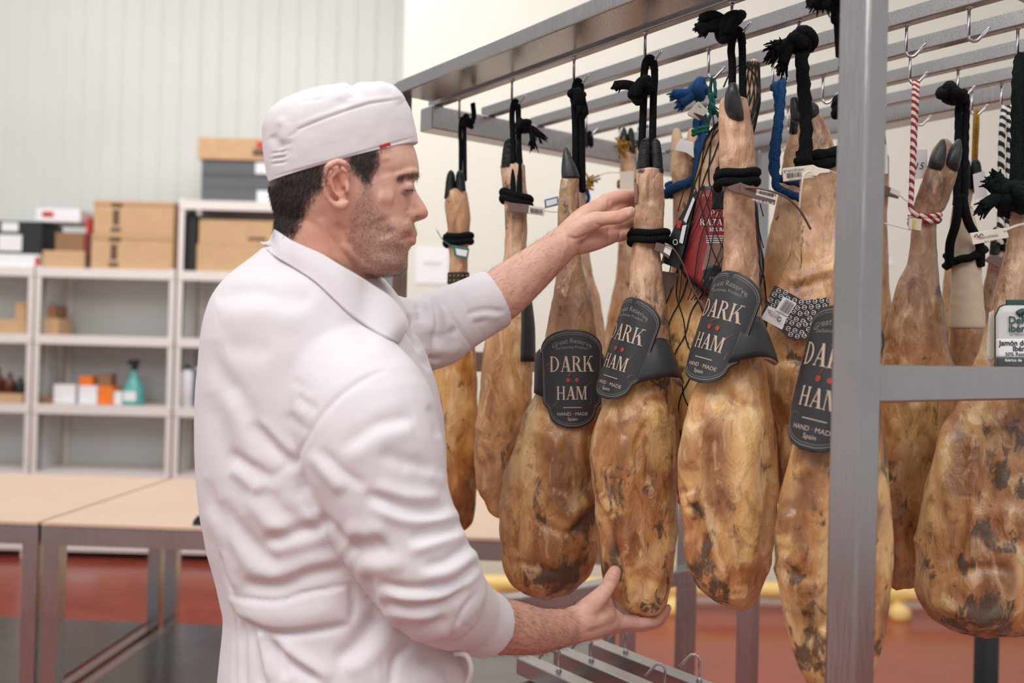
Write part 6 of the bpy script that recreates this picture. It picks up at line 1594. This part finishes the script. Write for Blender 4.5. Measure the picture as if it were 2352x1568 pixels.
def cr(line):
    q = smooth_path([Vector((x, y, 0)) for x, y in line], 4) if len(line) > 2 else [Vector((x, y, 0)) for x, y in line]
    return [(v.x, v.y) for v in q]
for line, w_, a in CS:
    if line[0][0] > 930 and line[0][1] < 830: a *= 1.7; w_ *= 1.15
    if 640 < line[0][0] < 700 and 860 < line[0][1] < 960: a *= .6
    dv += np.where(vis, stroke(px, py, cr(line), w_*(1.5 if w_ > 5.5 else 1.05))*a*((.72 if (line[0][1] < 1000 or (line[0][0] < 700 and line[0][1] < 1350)) else .9) if w_ > 5.5 else .9), 0)
dv += .0016*fbm(Vc*np.array([14, 14, 9]), 3, 5)+.0006*fbm(Vc*45, 2, 8)
bm1 = polymask(px, py, [(522, 1372), (600, 1382), (660, 1380), (730, 1356), (800, 1347), (802, 1430), (740, 1442), (660, 1450), (600, 1440), (545, 1408)], 2, 6, 3)
dv += np.where(vis, bm1*.0022, 0)
Vc = Vc+Nc*dv[:, None]
# light smoothing of the displacement happens through the shading normals
coat = mk('work_coat', Vc, Fc_, M['coat'], man, True, label='white cotton work coat with rolled sleeves')
sm_ = coat.modifiers.new('smooth', 'SMOOTH'); sm_.iterations = 2; sm_.factor = .5
bvc = BVHTree.FromPolygons([Vector(v) for v in Vc], Fc_)
# collar
topE = [(637, 530, 1.325), (632, 527, 1.30), (640, 532, 1.26), (670, 552, 1.215), (704, 568, 1.195), (740, 584, 1.182), (784, 611, 1.18), (820, 632, 1.19), (848, 650, 1.205), (899, 684, 1.22), (930, 722, 1.235), (938, 749, 1.225)]
botE = [(618, 571, 1.335), (614, 572, 1.30), (631, 588, 0), (670, 611, 0), (700, 630, 0), (730, 652, 0), (768, 688, 0), (800, 718, 0), (832, 742, 0), (868, 765, 0), (896, 780, 0), (915, 788, 0)]
def surfd(x, y):
    h = hit(bvc, x, y); return h.y if h is not None else None
TE = []; BE = []
for x, y, d_ in topE:
    hb = hit(bvh_b, x, y); hc = hit(bvc, x, y); ds = [q.y for q in (hb, hc) if q is not None]
    dd = min([d_]+[q-.004 for q in ds]) if ds else d_
    TE.append([x, y, dd])
for (x, y, d_), (tx_, ty_, td_) in zip(botE, TE):
    if d_ == 0:
        q = surfd(x, y); d_ = (q if q else 1.2)-.0015
    BE.append([x, y, d_])
TE = np.array(TE); BE = np.array(BE)
for arr in (TE, BE):
    s_ = arr[2:, 2].copy()
    for _ in range(2): s_[1:-1] = np.minimum(s_[1:-1], (s_[:-2]+s_[2:])/2+.002)
    arr[2:, 2] = s_
tq = smooth_path([Vector(a) for a in TE], 8); bq = smooth_path([Vector(a) for a in BE], 8)
V = []; nr = 14
for a, c_ in zip(tq, bq):
    for j in range(nr+1):
        f_ = j/nr; x, y, dd = a.lerp(c_, f_)
        hc = hit(bvc, x, y); lim = [q.y-.0030 for q in (hc, hit(bvh_b, x, y)) if q is not None]
        dd = dd-.003*math.sin(math.pi*f_)
        if lim: dd = min(dd, min(lim))
        V.append(list(P(x, y, dd)))
V = np.array(V).reshape(len(tq), nr+1, 3)
for _ in range(6):
    V[1:-1, :, 1] = (V[:-2, :, 1]+2*V[1:-1, :, 1]+V[2:, :, 1])/4; V[:, 1:-1, 1] = (V[:, :-2, 1]+2*V[:, 1:-1, 1]+V[:, 2:, 1])/4
m_ = len(tq)
col = mk('collar', V.reshape(-1, 3), [(i*(nr+1)+j, (i+1)*(nr+1)+j, (i+1)*(nr+1)+j+1, i*(nr+1)+j+1) for i in range(m_-1) for j in range(nr)], M['coat'], coat, True)
s = col.modifiers.new('s', 'SOLIDIFY'); s.thickness = .0028; s.offset = 0
# tape loop at the front of the waist
MB().tube(smooth_path([P(1045, 1500, 1.21), P(1072, 1506, 1.20), P(1082, 1540, 1.20), P(1072, 1575, 1.21)], 6), .0035, 8).mk('apron_tie', M['coat'], coat, True)

# ------------------------------------------------------------------ cap
rows = [(621, 421, 958, 327, .082, HD), (617, 405, 957, 314, .0835, HD), (611, 372, 951, 284, .086, HD), (607, 335, 943, 255, .087, HD), (606, 300, 933, 233, .086, HD), (614, 272, 922, 216, .083, HD), (640, 243, 903, 201, .074, HD), (690, 217, 880, 192, .058, HD), (740, 202, 850, 190, .036, HD)]
g = loft(rows, 120, 110, 0, 12, 2.1)
g[..., 2] += (g[..., 1]-HD)*.17
nrm = grid_normals(g); px, py = proj(g); fr = nrm[..., 1] < .5
CP = [([(918, 229), (851, 237), (787, 257), (723, 281), (685, 297), (670, 312), (664, 340), (661, 370), (663, 404)], 2.6, -.0018), ([(918, 222), (851, 229), (787, 248), (723, 271), (676, 290)], 5, .0010), ([(800, 186), (814, 204), (818, 228)], 11, -.0065), ([(700, 222), (712, 215), (735, 208)], 6, -.004),
      ([(690, 236), (705, 228), (740, 226)], 5, -.003), ([(740, 200), (760, 210)], 5, -.003), ([(755, 196), (778, 202)], 5, -.003), ([(770, 230), (800, 238)], 12, -.003), ([(860, 190), (900, 205), (925, 235)], 10, .003), ([(624, 407), (790, 361), (955, 314)], 2.2, -.0014),
      ([(624, 352), (656, 347)], 3, -.0025), ([(623, 364), (656, 360)], 3, -.0025), ([(624, 376), (656, 373)], 3, -.002), ([(622, 310), (640, 330), (645, 345)], 10, -.003), ([(640, 270), (655, 290), (650, 330)], 10, .003)]
dv = .0012*fbm(g*22, 3, 2)+.0007*fbm(g*60, 2, 5)
for line, w_, a in CP: dv += np.where(fr, stroke(px, py, line, w_)*a, 0)
g = g+nrm*dv[..., None]
cap_ = mk('cap', g.reshape(-1, 3), grid_faces(g.shape[0], 120), M['cap'], man, True, label='white cotton work cap')
bvk = BVHTree.FromPolygons([Vector(v) for v in g.reshape(-1, 3)], grid_faces(g.shape[0], 120))
def onto(poly, off, bv, nx=6, ny=4):
    V = []
    for i in range(nx+1):
        for j in range(ny+1):
            a = np.array(poly[0])*(1-i/nx)+np.array(poly[1])*(i/nx); c_ = np.array(poly[3])*(1-i/nx)+np.array(poly[2])*(i/nx)
            q = a*(1-j/ny)+c_*(j/ny); h = hit(bv, q[0], q[1])
            dd = (h.y if h is not None else HD-.06)-off; V.append(P(q[0], q[1], dd))
    return V, [(i*(ny+1)+j, i*(ny+1)+j+1, (i+1)*(ny+1)+j+1, (i+1)*(ny+1)+j) for i in range(nx) for j in range(ny)]
V, Fq = onto([(872, 334), (895, 327), (900, 339), (876, 347)], .0012, bvk)
rl = mk('woven_label', V, Fq, M['red'], cap_, True, label='small red woven label')
s = rl.modifiers.new('s', 'SOLIDIFY'); s.thickness = .0008
V, Fq = onto([(878, 340), (895, 335), (896, 338), (879, 343.5)], .0022, bvk)
mk('white_line', V, Fq, M['white'], cap_)
# trousers and shoes (below the picture)
for x_, y_ in ((-.30, 1.27), (-.24, 1.42)):
    b = MB(); b.tube([(x_, y_, .80), (x_+.01, y_, .45), (x_+.01, y_, .10)], [.09, .075, .07], 20); b.mk('trouser_leg', M['trousers'], man, True)
    g = loft([(0, 0, 1, 0, .03, 1)]*2, 4, 2) if False else None
    b = MB(); b.tube([(x_-.07, y_, .055), (x_-.02, y_, .05), (x_+.08, y_, .045), (x_+.17, y_, .038), (x_+.20, y_, .034)], [.036, .050, .046, .040, .026], 16); b.mk('shoe', M['shoe'], man, True)
